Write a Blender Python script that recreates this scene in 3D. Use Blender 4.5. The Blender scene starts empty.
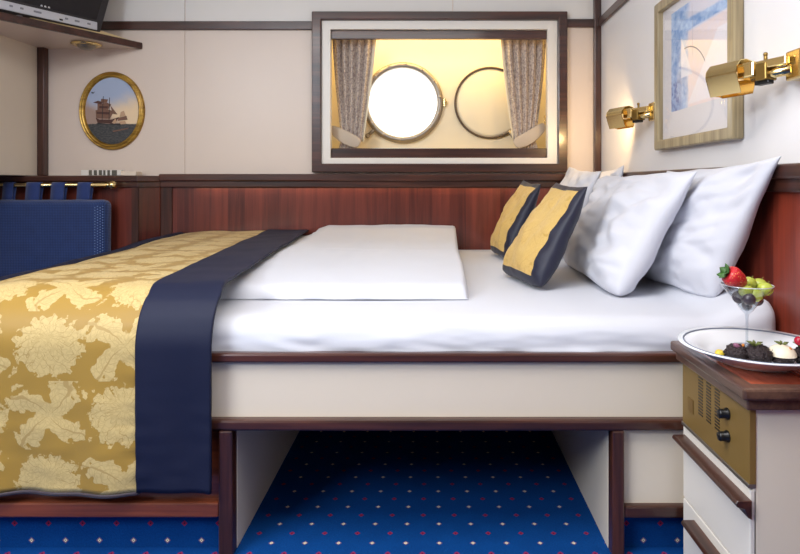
import bpy, bmesh, math, random
from mathutils import Vector, Matrix, noise
random.seed(7)
C = bpy.context.scene.collection
PI = math.pi
EYE = 0.853
F = 600.0

def at(px, py, Y):
    """photograph pixel + real depth -> world point (camera at origin, eye height .853)"""
    return Vector(((px - 432) * Y / F, Y, EYE - (py - 183) * Y / F))

# ------------------------------------------------------------------ node maths helper
class E:
    def __init__(s, nt, sock): s.nt, s.s = nt, sock
    def _m(s, op, *a):
        n = s.nt.nodes.new('ShaderNodeMath'); n.operation = op
        for i, v in enumerate((s,) + a):
            if isinstance(v, E): s.nt.links.new(v.s, n.inputs[i])
            else: n.inputs[i].default_value = v
        return E(s.nt, n.outputs[0])
    def __add__(s, o): return s._m('ADD', o)
    __radd__ = __add__
    def __sub__(s, o): return s._m('SUBTRACT', o)
    def __rsub__(s, o): return (s * -1.0) + o
    def __mul__(s, o): return s._m('MULTIPLY', o)
    __rmul__ = __mul__
    def __truediv__(s, o): return s._m('DIVIDE', o)
    def f(s, op, *a): return s._m(op, *a)
    def sm(s, a, b):
        """0 at a, 1 at b, clamped"""
        n = s.nt.nodes.new('ShaderNodeMapRange'); n.interpolation_type = 'SMOOTHSTEP'
        s.nt.links.new(s.s, n.inputs[0])
        if a <= b: n.inputs[1].default_value, n.inputs[2].default_value = a, b; n.inputs[3].default_value, n.inputs[4].default_value = 0, 1
        else: n.inputs[1].default_value, n.inputs[2].default_value = b, a; n.inputs[3].default_value, n.inputs[4].default_value = 1, 0
        return E(s.nt, n.outputs[0])

def srgb(r, g, b):
    f = lambda c: (c/255/12.92) if c/255 <= .04045 else ((c/255+.055)/1.055)**2.4
    return (f(r), f(g), f(b), 1)

def mixc(nt, fac, a, b, mode='MIX'):
    n = nt.nodes.new('ShaderNodeMix'); n.data_type = 'RGBA'; n.blend_type = mode
    if isinstance(fac, E): nt.links.new(fac.s, n.inputs[0])
    else: n.inputs[0].default_value = fac
    for i, v in ((6, a), (7, b)):
        if isinstance(v, tuple): n.inputs[i].default_value = v
        else: nt.links.new(v, n.inputs[i])
    return n.outputs[2]

def mat_base(name, rough=.5, metal=0, color=(.8,.8,.8,1), **kw):
    m = bpy.data.materials.new(name); m.use_nodes = True
    nt = m.node_tree; b = nt.nodes['Principled BSDF']
    b.inputs['Base Color'].default_value = color
    b.inputs['Roughness'].default_value = rough
    b.inputs['Metallic'].default_value = metal
    for k, v in kw.items(): b.inputs[k].default_value = v
    return m, nt, b

def coords(nt, kind='Object'):
    t = nt.nodes.new('ShaderNodeTexCoord'); return t.outputs[kind]

def xyz(nt, vec):
    s = nt.nodes.new('ShaderNodeSeparateXYZ'); nt.links.new(vec, s.inputs[0])
    return tuple(E(nt, s.outputs[i]) for i in range(3))

def nz(nt, vec, scale, detail=2, rough=.5, scl=None, dist=0):
    if scl:
        mp = nt.nodes.new('ShaderNodeMapping'); nt.links.new(vec, mp.inputs[0]); mp.inputs['Scale'].default_value = scl
        vec = mp.outputs[0]
    n = nt.nodes.new('ShaderNodeTexNoise'); nt.links.new(vec, n.inputs['Vector'])
    n.inputs['Scale'].default_value = scale; n.inputs['Detail'].default_value = detail
    n.inputs['Roughness'].default_value = rough; n.inputs['Distortion'].default_value = dist
    return E(nt, n.outputs['Fac'])

def bump(nt, b, h, strength=.2, dist=.002):
    n = nt.nodes.new('ShaderNodeBump'); nt.links.new(h.s, n.inputs['Height'])
    n.inputs['Strength'].default_value = strength; n.inputs['Distance'].default_value = dist
    nt.links.new(n.outputs[0], b.inputs['Normal'])

# ------------------------------------------------------------------ materials
def m_plain(name, rgb, rough=.5, metal=0, var=.04, vs=6, **kw):
    m, nt, b = mat_base(name, rough, metal, srgb(*rgb), **kw)
    n = nz(nt, coords(nt), vs, 3)
    c = srgb(*rgb); lo = tuple(x*(1-var) for x in c[:3]) + (1,); hi = tuple(min(1, x*(1+var)) for x in c[:3]) + (1,)
    nt.links.new(mixc(nt, n, lo, hi), b.inputs['Base Color'])
    return m

def m_wood(name, axis, dark, light, rough=.3, coat=.3, plank=0, plank_axis=0):
    m, nt, b = mat_base(name, rough); v = coords(nt)
    scl = [22, 22, 22]; scl[axis] = 1.2
    n = nz(nt, v, 1.6, 5, .6, tuple(scl), .4)
    scl2 = [160, 160, 160]; scl2[axis] = 4
    g = nz(nt, v, 1.0, 2, .5, tuple(scl2))
    t = (n*.75 + g*.25).sm(.3, .72)
    if plank:
        p = xyz(nt, v)[plank_axis]
        cell = (p / plank).f('FLOOR')
        wn = nt.nodes.new('ShaderNodeTexWhiteNoise'); wn.noise_dimensions = '1D'; nt.links.new(cell.s, wn.inputs['W'])
        t = t*.55 + E(nt, wn.outputs['Value'])*.45
    col = mixc(nt, t, srgb(*dark), srgb(*light))
    nt.links.new(col, b.inputs['Base Color'])
    b.inputs['Coat Weight'].default_value = coat; b.inputs['Coat Roughness'].default_value = .12
    bump(nt, b, g, .08, .001)
    return m

DK, LT = (40, 22, 17), (86, 48, 35)
W = {a: m_wood('mahogany_trim_' + 'xyz'[a], a, DK, LT) for a in range(3)}
WR = m_wood('mahogany_panel', 2, (66, 26, 20), (128, 60, 46), .3, .35, .083, 0)
WRY = m_wood('mahogany_panel_side', 2, (72, 22, 15), (146, 60, 40), .28, .4, .36, 1)
WTOP = m_wood('mahogany_top', 1, (150, 66, 42), (196, 100, 66), .22, .5)
WTRIM = m_wood('mahogany_warm_trim', 0, (92, 40, 24), (146, 76, 48))
CREAM = m_plain('cream_laminate', (222, 205, 190), .38, 0, .02, 3)
CREAML = m_plain('pale_laminate', (224, 211, 192), .34, 0, .02, 3)
WHITEW = m_plain('white_wall_laminate', (232, 230, 230), .36, 0, .02, 2)
WPAINT = m_plain('white_paint', (232, 226, 216), .35, 0, .02, 3)
HULL = m_plain('ivory_hull_paint', (238, 226, 196), .45, 0, .02, 4)
BRASS = m_plain('polished_brass', (238, 212, 150), .18, 1, .04, 8)
BRASSD = m_plain('satin_brass', (150, 122, 68), .38, 1, .06, 9)
BRASSPANEL = m_plain('bronze_panel_paint', (138, 110, 58), .45, .25, .05, 12)
STEEL = m_plain('dull_steel', (150, 142, 132), .38, .8, .05, 12)
BLACK = m_plain('black_plastic', (18, 17, 18), .35)
DARKTV = m_plain('dark_grey_casing', (42, 38, 40), .4)
SILVER = m_plain('silver_plastic', (196, 196, 200), .35, .1)
SILVERD = m_plain('grey_plastic', (130, 130, 136), .4)
CEIL = m_plain('ceiling_white', (235, 232, 226), .6)
RUBBER = m_plain('dark_gasket', (86, 70, 56), .5)
GOLDFR = m_wood('gilt', 0, (120, 84, 22), (206, 164, 70), .32, .2)
GOLDFR.node_tree.nodes['Principled BSDF'].inputs['Metallic'].default_value = .6
PALEFR = m_wood('pale_gilt_wood', 2, (128, 112, 82), (184, 166, 128), .35, .2)
PALEFRY = m_wood('pale_gilt_wood_h', 1, (118, 106, 86), (168, 154, 126), .35, .2)

def m_fabric(name, rgb, rough=.8, scale=700, var=.08, sheen=.2, bs=.15):
    m, nt, b = mat_base(name, rough, 0, srgb(*rgb)); v = coords(nt)
    n = nz(nt, v, scale, 1); c = srgb(*rgb)
    nt.links.new(mixc(nt, n, tuple(x*(1-var) for x in c[:3])+(1,), tuple(min(1, x*(1+var)) for x in c[:3])+(1,)), b.inputs['Base Color'])
    b.inputs['Sheen Weight'].default_value = sheen
    bump(nt, b, n, bs, .0006)
    return m
SHEET = m_fabric('white_sheet_cotton', (206, 208, 216), .75, 600, .02, .1)
LINEN = m_fabric('white_pillow_cotton', (212, 213, 221), .7, 600, .02, .1)
NAVY = m_fabric('navy_satin', (24, 29, 53), .6, 500, .12, 0)
NAVY.node_tree.nodes['Principled BSDF'].inputs['Specular IOR Level'].default_value = .25
NAVYC = m_fabric('navy_cushion_satin', (22, 24, 46), .55, 500, .12, .05)
PIPE = m_fabric('navy_piping', (52, 40, 50), .6)
TIE = m_fabric('beige_tieback', (196, 180, 160), .7)

def m_damask(name, lo, hi, line, ax=.345, by=.156):
    m, nt, b = mat_base(name, .42)
    u = nt.nodes.new('ShaderNodeUVMap'); vec = u.outputs[0]
    x, y, _ = xyz(nt, vec)
    n1 = nz(nt, vec, 26, 2) - .5
    n2 = nz(nt, vec, 60, 2, .6)
    n3 = nz(nt, vec, 10, 1) - .5
    def cell(p, a, off=0.0):
        q = p / a + off
        return (q - q.f('FLOOR') - .5) * a
    def rowshift(yy):
        r = (yy / by).f('FLOOR'); return r.f('MODULO', 2.0).f('ABSOLUTE') * (ax * .5)
    # large round blossoms, in brick rows
    lx = cell(x + rowshift(y) , ax); ly = cell(y, by)
    r = ((lx*lx)/(.083**2) + (ly*ly)/(.074**2)).f('SQRT'); th = (ly + .02).f('ARCTAN2', lx)
    nf = nz(nt, vec, 60, 2, .6) - .5
    lob = (th*6.5 + n3*5.0).f('COSINE').f('ABSOLUTE')*.12 + n1*.55 + nf*.75 + .83
    m1 = (lob - r).sm(-.02, .03)
    # crossed acanthus leaves between the blossoms
    kx = cell(x + rowshift(y) + ax*.5, ax); ky = cell(y, by)
    r2 = ((kx*kx)/(.094**2) + (ky*ky)/(.088**2)).f('SQRT'); t2 = ky.f('ARCTAN2', kx)
    sw = t2*2.0 + (r2 - .5)*(.9) + n3*1.6
    leaf = sw.f('SINE').f('ABSOLUTE')
    frill = (r2*26.0 + t2*3.0).f('SINE')*.10
    lob2 = (leaf.f('POWER', .75)*1.22 - .14) + frill*leaf + (t2*13.0).f('COSINE')*.06 + n1*.75 + nf*.75
    m2 = ((lob2 - r2).sm(-.02, .03)).f('MAXIMUM', ((nf*.3 + .36) - r2).sm(-.02, .03))
    mask = m1.f('MAXIMUM', m2)
    # fine drawn veins
    vo = nt.nodes.new('ShaderNodeTexVoronoi'); vo.feature = 'DISTANCE_TO_EDGE'; vo.inputs['Scale'].default_value = 78
    mv = nt.nodes.new('ShaderNodeMix'); mv.data_type = 'VECTOR'; mv.inputs[0].default_value = .035
    no = nt.nodes.new('ShaderNodeTexNoise'); no.inputs['Scale'].default_value = 40; nt.links.new(vec, no.inputs['Vector'])
    nt.links.new(vec, mv.inputs[4]); nt.links.new(no.outputs['Color'], mv.inputs[5]); nt.links.new(mv.outputs[1], vo.inputs['Vector'])
    rid = E(nt, vo.outputs['Distance']).sm(.13, .05)
    pet = ((th*7.0 + n1*9.0 + r*2.0).f('SINE').f('ABSOLUTE')).sm(.20, .06) * (r.sm(.15, .3))
    ring = ((r*11.0 + (th*11.0).f('COSINE').f('ABSOLUTE')*-1.6 + n1*6.0).f('SINE').f('ABSOLUTE')).sm(.22, .08)
    mid = ((sw*2.0 + n1*2.0).f('COSINE') + 1.0).sm(.025, .006)
    rib = ((r2*20.0 + (sw*2.0).f('COSINE')*3.0 + n1*5.0).f('SINE').f('ABSOLUTE')).sm(.22, .08)
    lines = ((pet.f('MAXIMUM', ring*.8))*m1).f('MAXIMUM', (mid.f('MAXIMUM', rib*.8))*m2).f('MAXIMUM', rid*.35)
    edge = mask * (lines * .6)
    base = mixc(nt, mask, srgb(*lo), srgb(*hi))
    col = mixc(nt, edge, base, srgb(*line))
    nt.links.new(col, b.inputs['Base Color'])
    nt.links.new((mask*.12 + .46).s, b.inputs['Roughness'])
    b.inputs['Sheen Weight'].default_value = .1; b.inputs['Specular IOR Level'].default_value = .3
    wv = nz(nt, vec, 900, 1)
    bump(nt, b, mask*.6 + wv*.25 + lines*-.2, .22, .001)
    return m
DAMASK = m_damask('gold_damask', (164, 130, 58), (202, 178, 120), (156, 124, 66))
CGOLD = m_damask('gold_cushion_satin', (196, 158, 82), (212, 178, 106), (196, 156, 84), .12, .1)

def m_carpet(name):
    m, nt, b = mat_base(name, .95)
    u = nt.nodes.new('ShaderNodeUVMap'); vec = u.outputs[0]
    x, y, _ = xyz(nt, vec); s = .0796
    def dots(ox, oy):
        a = ((x - ox)/s + .5); c = ((y - oy)/s + .5)
        lx = (a - a.f('FLOOR') - .5)*s; ly = (c - c.f('FLOOR') - .5)*s
        return lx.f('ABSOLUTE') + ly.f('ABSOLUTE')
    d1 = dots(-.301, 1.4217); d2 = dots(-.301 + s/2, 1.4217 + s/2)
    n = nz(nt, vec, 260, 2); big = nz(nt, vec, 14, 2)
    col = mixc(nt, n*.7 + big*.3, srgb(4, 42, 94), srgb(6, 74, 146))
    col = mixc(nt, d1.sm(.0082, .007), col, srgb(120, 96, 124))
    col = mixc(nt, d1.sm(.0048, .004), col, srgb(236, 224, 190))
    col = mixc(nt, d1.sm(.0022, .0012), col, srgb(110, 60, 90))
    col = mixc(nt, d2.sm(.0078, .0066), col, srgb(140, 40, 76))
    col = mixc(nt, d2.sm(.0030, .0018), col, srgb(60, 20, 60))
    nt.links.new(col, b.inputs['Base Color'])
    b.inputs['Specular IOR Level'].default_value = .1
    bump(nt, b, n, .35, .002)
    return m
CARPET = m_carpet('blue_dotted_carpet')

def m_weave(name):
    m, nt, b = mat_base(name, .9)
    v = coords(nt); x, y, z = xyz(nt, v)
    a = ((x + z)*430.0).f('SINE'); c = ((x - z)*430.0).f('SINE')
    t = (a*c).sm(-.2, .6)
    n = nz(nt, v, 22, 3)
    col = mixc(nt, t*.6 + n*.4, srgb(16, 31, 72), srgb(46, 77, 138))
    nt.links.new(col, b.inputs['Base Color']); b.inputs['Sheen Weight'].default_value = .3
    bump(nt, b, t, .5, .002)
    return m
WEAVE = m_weave('blue_woven_upholstery')
DOTSTRIP = m_fabric('pale_blue_stitch', (120, 146, 190), .8)
BLUETAB = m_fabric('blue_tab_cloth', (34, 54, 108), .85, 400, .2)

def m_curtain():
    m, nt, b = mat_base('patterned_curtain', .6)
    v = coords(nt)
    a = nz(nt, v, 70, 3, .7); c = nz(nt, v, 130, 2)
    t = (a*.6 + c*.4).sm(.42, .56)
    nt.links.new(mixc(nt, t, srgb(156, 138, 130), srgb(206, 192, 178)), b.inputs['Base Color'])
    b.inputs['Sheen Weight'].default_value = .3
    return m
CURTAIN = m_curtain()
LINING = m_fabric('cream_curtain_lining', (236, 224, 196), .8)

def m_glass(name, tint=(1,1,1,1), refl=.9, rough=.0):
    m = bpy.data.materials.new(name); m.use_nodes = True; nt = m.node_tree
    for n in list(nt.nodes): nt.nodes.remove(n)
    o = nt.nodes.new('ShaderNodeOutputMaterial'); t = nt.nodes.new('ShaderNodeBsdfTransparent'); g = nt.nodes.new('ShaderNodeBsdfGlossy')
    t.inputs[0].default_value = tint; g.inputs['Roughness'].default_value = rough
    fr = nt.nodes.new('ShaderNodeFresnel'); fr.inputs[0].default_value = 1.5
    mx = nt.nodes.new('ShaderNodeMixShader')
    ge = nt.nodes.new('ShaderNodeNewGeometry')
    k = E(nt, fr.outputs[0]) * refl * (1.0 - E(nt, ge.outputs['Backfacing']))
    nt.links.new(k.s, mx.inputs[0]); nt.links.new(t.outputs[0], mx.inputs[1]); nt.links.new(g.outputs[0], mx.inputs[2])
    nt.links.new(mx.outputs[0], o.inputs[0])
    return m
GLASS = m_glass('clear_glass')
DRINKGLASS = m_glass('thin_clear_glass', (.86, .89, .92, 1), 2.2)

def m_emit(name, rgb, s):
    m, nt, b = mat_base(name, .5, 0, srgb(*rgb))
    b.inputs['Emission Color'].default_value = srgb(*rgb); b.inputs['Emission Strength'].default_value = s
    return m

# ------------------------------------------------------------------ mesh helpers
def BM(): return bmesh.new()

def bx(bm, x0, x1, y0, y1, z0, z1, bev=.0015, mi=0, seg=2):
    x0, x1 = sorted((x0, x1)); y0, y1 = sorted((y0, y1)); z0, z1 = sorted((z0, z1))
    vs = bmesh.ops.create_cube(bm, size=1)['verts']
    for v in vs: v.co = Vector(((x0+x1)/2 + v.co.x*(x1-x0), (y0+y1)/2 + v.co.y*(y1-y0), (z0+z1)/2 + v.co.z*(z1-z0)))
    fs = {f for v in vs for f in v.link_faces}
    for f in fs: f.material_index = mi
    if bev > 0:
        bev = min(bev, .3*min(x1-x0, y1-y0, z1-z0))
        es = list({e for v in vs for e in v.link_edges})
        bmesh.ops.bevel(bm, geom=es, offset=bev, segments=seg, profile=.5, affect='EDGES', material=-1)
    return bm

def obx(bm, c, ax, hx, hy, hz, bev=.0015, seg=2, mi=0):
    """box with its own axes: ax = (U, V, N) unit vectors, half sizes"""
    n0 = set(bm.verts)
    bx(bm, -hx, hx, -hy, hy, -hz, hz, bev, mi, seg)
    M = Matrix((ax[0], ax[1], ax[2])).transposed()
    for v in bm.verts:
        if v not in n0: v.co = Vector(c) + M @ v.co
    return bm

def frame_of(d):
    d = Vector(d).normalized(); a = Vector((0,0,1)) if abs(d.z) < .9 else Vector((1,0,0))
    u = d.cross(a).normalized(); v = u.cross(d).normalized(); return u, v, d

def tube(bm, pts, rad, n=16, cap=True, mi=0):
    pts = [Vector(p) for p in pts]; rad = rad if isinstance(rad, (list, tuple)) else [rad]*len(pts)
    rings = []
    for i, p in enumerate(pts):
        d = (pts[min(i+1, len(pts)-1)] - pts[max(i-1, 0)]); u, v, _ = frame_of(d)
        rings.append([bm.verts.new(p + (u*math.cos(2*PI*k/n) + v*math.sin(2*PI*k/n))*rad[i]) for k in range(n)])
    for a, b in zip(rings, rings[1:]):
        for k in range(n):
            f = bm.faces.new((a[k], a[(k+1) % n], b[(k+1) % n], b[k])); f.smooth = True; f.material_index = mi
    if cap:
        for r in (rings[0], rings[-1]):
            f = bm.faces.new(r); f.material_index = mi
    return bm

def lathe(bm, prof, c=(0,0,0), n=48, axis=(0,0,1), sx=1, sy=1, mi=0, smooth=True):
    """prof: list of (radius, height) turned about axis through c"""
    u, v, d = frame_of(axis)
    if tuple(axis) == (0,0,1): u, v = Vector((1,0,0)), Vector((0,1,0))
    rings = []
    for r, h in prof:
        if r < 1e-6: rings.append([bm.verts.new(Vector(c) + d*h)])
        else: rings.append([bm.verts.new(Vector(c) + d*h + u*(r*sx*math.cos(2*PI*k/n)) + v*(r*sy*math.sin(2*PI*k/n))) for k in range(n)])
    for a, b in zip(rings, rings[1:]):
        for k in range(n):
            q = [a[k % len(a)], a[(k+1) % len(a)], b[(k+1) % len(b)], b[k % len(b)]]
            q = list(dict.fromkeys(q))
            if len(q) >= 3:
                f = bm.faces.new(q); f.smooth = smooth; f.material_index = mi
    return bm

def ball(bm, c, r, seg=20, ring=12, scale=(1,1,1), rot=None, nzs=0, nsc=40, mi=0):
    vs = bmesh.ops.create_uvsphere(bm, u_segments=seg, v_segments=ring, radius=1)['verts']
    for v in vs:
        d = v.co.copy(); k = 1 + (nzs*noise.noise(d*nsc*.1 + Vector(c)*37) if nzs else 0)
        p = Vector((d.x*scale[0], d.y*scale[1], d.z*scale[2]))*r*k
        if rot: p = rot @ p
        v.co = Vector(c) + p
    for f in {f for v in vs for f in v.link_faces}: f.smooth = True; f.material_index = mi
    return bm

def rbox(x0, x1, y0, y1, z0, z1, r, nx, ny, nz_, disp=None):
    """rounded box as a fine closed grid"""
    bm = BM(); c = Vector(((x0+x1)/2, (y0+y1)/2, (z0+z1)/2)); h = Vector(((x1-x0)/2, (y1-y0)/2, (z1-z0)/2))
    rx = r if isinstance(r, (tuple, list)) else (r, r, r)
    cache = {}
    def V(p):
        k = tuple(round(t, 5) for t in p)
        if k not in cache:
            q = Vector(p); inn = Vector([max(-(h[i]-rx[i]), min(h[i]-rx[i], q[i])) for i in range(3)])
            d = Vector([(q[i]-inn[i])/rx[i] for i in range(3)])
            if d.length > 1e-9:
                d.normalize(); q = inn + Vector([d[i]*rx[i] for i in range(3)])
            q = c + q
            if disp: q = disp(q)
            cache[k] = bm.verts.new(q)
        return cache[k]
    N = (nx, ny, nz_)
    def lin(i, k): # denser near the edges
        t = k/N[i]; return -h[i] + 2*h[i]*t
    grids = []
    for a in range(3):
        b, d = [(1,2), (2,0), (0,1)][a]
        for s in (-1, 1):
            for i in range(N[b]):
                for j in range(N[d]):
                    q = []
                    for (ii, jj) in ((i,j), (i+1,j), (i+1,j+1), (i,j+1)):
                        p = [0,0,0]; p[a] = s*h[a]; p[b] = lin(b, ii); p[d] = lin(d, jj); q.append(V(p))
                    if s < 0: q.reverse()
                    q = list(dict.fromkeys(q))
                    if len(q) >= 3:
                        try: f = bm.faces.new(q); f.smooth = True
                        except ValueError: pass
    return bm

def sweep_xz_frame(bm, outer, inner, y0, y1, bev=.003):
    """mitred rectangular frame in the XZ plane: outer/inner = (x0,x1,z0,z1)"""
    o = [(outer[0],outer[2]), (outer[1],outer[2]), (outer[1],outer[3]), (outer[0],outer[3])]
    i = [(inner[0],inner[2]), (inner[1],inner[2]), (inner[1],inner[3]), (inner[0],inner[3])]
    mk = lambda P, y: [bm.verts.new((p[0], y, p[1])) for p in P]
    of, inf, ob, ib = mk(o, y0), mk(i, y0), mk(o, y1), mk(i, y1)
    for k in range(4):
        l = (k+1) % 4
        bm.faces.new((of[k], of[l], inf[l], inf[k])); bm.faces.new((ob[l], ob[k], ib[k], ib[l]))
        bm.faces.new((of[l], of[k], ob[k], ob[l])); bm.faces.new((inf[k], inf[l], ib[l], ib[k]))
    bmesh.ops.recalc_face_normals(bm, faces=bm.faces)
    if bev: bmesh.ops.bevel(bm, geom=list(bm.edges), offset=bev, segments=2, profile=.5, affect='EDGES')
    return bm

def obj(name, bm, mat, parent=None, smooth=None, recalc=True):
    if recalc: bmesh.ops.recalc_face_normals(bm, faces=bm.faces)
    if smooth is not None:
        for f in bm.faces: f.smooth = smooth
    me = bpy.data.meshes.new(name); 
    off = Vector((0,0,0))
    if parent:
        off = parent['_o'] if '_o' in parent else (0,0,0); off = Vector(off)
        for v in bm.verts: v.co -= off
    bm.to_mesh(me); bm.free()
    for m in (mat if isinstance(mat, (list, tuple)) else [mat]): me.materials.append(m)
    o = bpy.data.objects.new(name, me); C.objects.link(o)
    if parent:
        o.parent = parent; o['_o'] = tuple(off)
    return o

def tag(o, label=None, cat=None, group=None, kind=None):
    for k, v in (('label', label), ('category', cat), ('group', group), ('kind', kind)):
        if v: o[k] = v
    return o

def thing(name, label, cat, loc, group=None):
    o = bpy.data.objects.new(name, None); C.objects.link(o); o.location = loc; o['_o'] = tuple(loc)
    o.empty_display_size = .05
    return tag(o, label, cat, group)

def single(name, bm, mat, label, cat, group=None, smooth=None):
    """a one-mesh thing; its origin is moved to the base"""
    cs = [v.co.copy() for v in bm.verts]
    lo = Vector([min(c[i] for c in cs) for i in range(3)]); hi = Vector([max(c[i] for c in cs) for i in range(3)])
    b = Vector(((lo.x+hi.x)/2, (lo.y+hi.y)/2, lo.z))
    for v in bm.verts: v.co -= b
    o = obj(name, bm, mat, None, smooth); o.location = b; o['_o'] = (0,0,0)
    return tag(o, label, cat, group)

def struct(name, bm, mat, parent=None):
    o = obj(name, bm, mat, parent)
    if not parent: o['kind'] = 'structure'
    return o

def dup(root, delta, label, group=None):
    r = root.copy(); C.objects.link(r); r.location = root.location + Vector(delta); r['label'] = label
    if group: r['group'] = group
    for ch in list(root.children):
        c = ch.copy(); C.objects.link(c); c.parent = r
        for g in list(ch.children):
            d = g.copy(); C.objects.link(d); d.parent = c
    return r

# ================================================================== SETTING
XL, XR, YB = -2.36, .825, 2.95          # left wall, right wall, back wall
YF = -1.6                               # open end of the cabin, behind the camera
ZC = 2.10
def uv_plane(name, quads, mat, kind='structure', parent=None):
    """quads: list of (4 points, 4 uvs)"""
    bm = BM(); L = bm.loops.layers.uv.new('UVMap')
    for P, U in quads:
        f = bm.faces.new([bm.verts.new(p) for p in P])
        for l, u in zip(f.loops, U): l[L].uv = u
    o = obj(name, bm, mat, parent, recalc=False)
    if kind and not parent: o['kind'] = kind
    return o
fx0, fx1, fy0, fy1 = XL-.02, XR+.02, YF, YB+.02
P = [(fx0, fy0, 0), (fx1, fy0, 0), (fx1, fy1, 0), (fx0, fy1, 0)]
uv_plane('floor', [(P, [(p[0], p[1]) for p in P])], CARPET)
struct('ceiling', bx(BM(), XL-.02, XR+.02, YF, YB+.02, ZC, ZC+.04, 0), CEIL)

# window opening in the back wall
OX0, OX1, OZ0, OZ1 = -.497, .565, .976, 1.605
bm = BM(); T = YB + .02
for (a, b, c, d) in ((XL, -1.2165, 0, ZC), (-1.2125, OX0-.02, 0, ZC), (OX1+.02, XR, 0, ZC), (OX0-.02, OX1+.02, 0, OZ0-.02), (OX0-.02, .10, OZ1+.02, ZC), (.104, OX1+.02, OZ1+.02, ZC)):
    bx(bm, a, b, YB, T, c, min(d, 1.63) if c < 1.5 else d, .0008, 1 if c > 1.5 else 0)
    if c < 1.5 and d > 1.7: bx(bm, a, b, YB, T, 1.63, d, .0008, 1)
bx(bm, .09, .114, YB+.004, T, OZ1+.02, ZC, 0); bx(bm, -1.23, -1.20, YB+.004, T, 0, ZC, 0)
struct('wall_back', bm, [CREAM, m_plain('upper_wall_laminate', (230, 225, 218), .38, 0, .02, 3)])
bm = BM(); bx(bm, XR, XR+.02, YF, 1.28, 0, ZC, .0008); bx(bm, XR, XR+.02, 1.283, YB+.02, 0, ZC, .0008); bx(bm, XR+.005, XR+.02, 1.27, 1.29, 0, ZC, 0)
struct('wall_right', bm, WHITEW)
struct('wall_left', bx(BM(), XL-.02, XL, YF, YB+.02, 0, ZC, 0), CREAM)
XU = -1.92                              # the upper left wall stands forward of the seat niche
struct('wall_left_upper', bx(BM(), XL, XU, .2, YB, .889, ZC, .001), CREAML)
struct('wall_front', bx(BM(), XL-.02, XR+.02, YF-.02, YF, 0, ZC, 0), W[2])

# recess behind the opening with the ship's side
RY = 3.20; bm = BM(); rx0, rx1, rz0, rz1 = OX0-.06, OX1+.06, OZ0-.05, OZ1+.06
bx(bm, rx0-.02, rx0, T, RY, rz0, rz1, 0); bx(bm, rx1, rx1+.02, T, RY, rz0, rz1, 0)
bx(bm, rx0-.02, rx1+.02, T, RY, rz1, rz1+.02, 0); bx(bm, rx0-.02, rx1+.02, T, RY, rz0-.02, rz0, 0)
struct('wall_recess', bm, HULL)
PC = Vector((-.155, 0, 1.279)); PR = .186      # clear porthole
DCx, DCz, DR = .309, 1.279, .186               # closed one
bm = BM(); N = 72
def hole(bm, x0, x1, z0, z1, cx, cz, r, y0, y1):
    angs = sorted([2*PI*k/N for k in range(N)] + [math.atan2(z-cz, x-cx) % (2*PI) for x in (x0, x1) for z in (z0, z1)])
    O, I, Ib = [], [], []
    for a in angs:
        c, s = math.cos(a), math.sin(a)
        t = min(((x1-cx)/c if c > 1e-9 else (x0-cx)/c if c < -1e-9 else 1e9), ((z1-cz)/s if s > 1e-9 else (z0-cz)/s if s < -1e-9 else 1e9))
        O.append(bm.verts.new((cx+c*t, y0, cz+s*t))); I.append(bm.verts.new((cx+c*r, y0, cz+s*r))); Ib.append(bm.verts.new((cx+c*r, y1, cz+s*r)))
    n = len(angs)
    for k in range(n):
        l = (k+1) % n
        bm.faces.new((O[k], O[l], I[l], I[k])); bm.faces.new((I[k], I[l], Ib[l], Ib[k]))
hole(bm, rx0-.02, .075, rz0-.02, rz1+.02, PC.x, PC.z, PR, RY, RY+.06)
bx(bm, .075, rx1+.02, RY, RY+.02, rz0-.02, rz1+.02, 0)
struct('wall_hull', bm, HULL)

# porthole with bolts, glass and hinge
t = thing('porthole', 'round clear porthole glowing white, steel ring with bolts, left in window recess', 'porthole', (PC.x, RY, PC.z-.205))
bm = BM(); lathe(bm, [(PR-.006, -.004), (PR-.006, .022), (PR+.002, .034), (PR+.010, .036), (PR+.020, .034), (PR+.028, .024), (PR+.029, 0), (PR+.030, -.001)], (PC.x, RY, PC.z), 72, (0,-1,0)); obj('ring', bm, STEEL, t)
bm = BM(); lathe(bm, [(0, 0), (PR, 0)], (PC.x, RY+.02, PC.z), 72, (0,-1,0)); obj('glass_pane', bm, GLASS, t)
for k in range(14):
    a = 2*PI*(k+.3)/14; c = (PC.x + math.cos(a)*(PR+.013), RY-.035, PC.z + math.sin(a)*(PR+.013))
    bm = BM(); lathe(bm, [(.0075, 0), (.0075, .006), (.004, .009), (0, .0095)], c, 10, (0,-1,0)); obj('bolt', bm, STEEL, t)
for a0 in (2.55, 3.9):
    c = Vector((PC.x + math.cos(a0)*(PR+.02), RY-.02, PC.z + math.sin(a0)*(PR+.02))); d = Vector((math.cos(a0), 0, math.sin(a0)))
    bm = BM(); tube(bm, [c - d*.012, c + d*.045], .009, 12); ball(bm, c + d*.05, .013); obj('clamp', bm, STEEL, t)
bm = BM(); bx(bm, .048, .082, RY-.018, RY, 1.272, 1.288, .003); lathe(bm, [(.008, -.02), (.008, .02)], (.066, RY-.018, 1.28), 14); obj('hinge', bm, BRASS, t)
t = thing('porthole_cover', 'closed cream round porthole cover with dark rim, right in window recess', 'porthole cover', (DCx, RY, DCz-.19))
bm = BM(); lathe(bm, [(0, .018), (DR-.02, .018), (DR-.006, .014), (DR-.004, 0)], (DCx, RY, DCz), 72, (0,-1,0)); obj('cover_disc', bm, HULL, t)
bm = BM(); lathe(bm, [(DR-.005, 0), (DR-.005, .02), (DR, .024), (DR+.005, .02), (DR+.005, 0)], (DCx, RY, DCz), 72, (0,-1,0)); obj('rim', bm, RUBBER, t)
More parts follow.
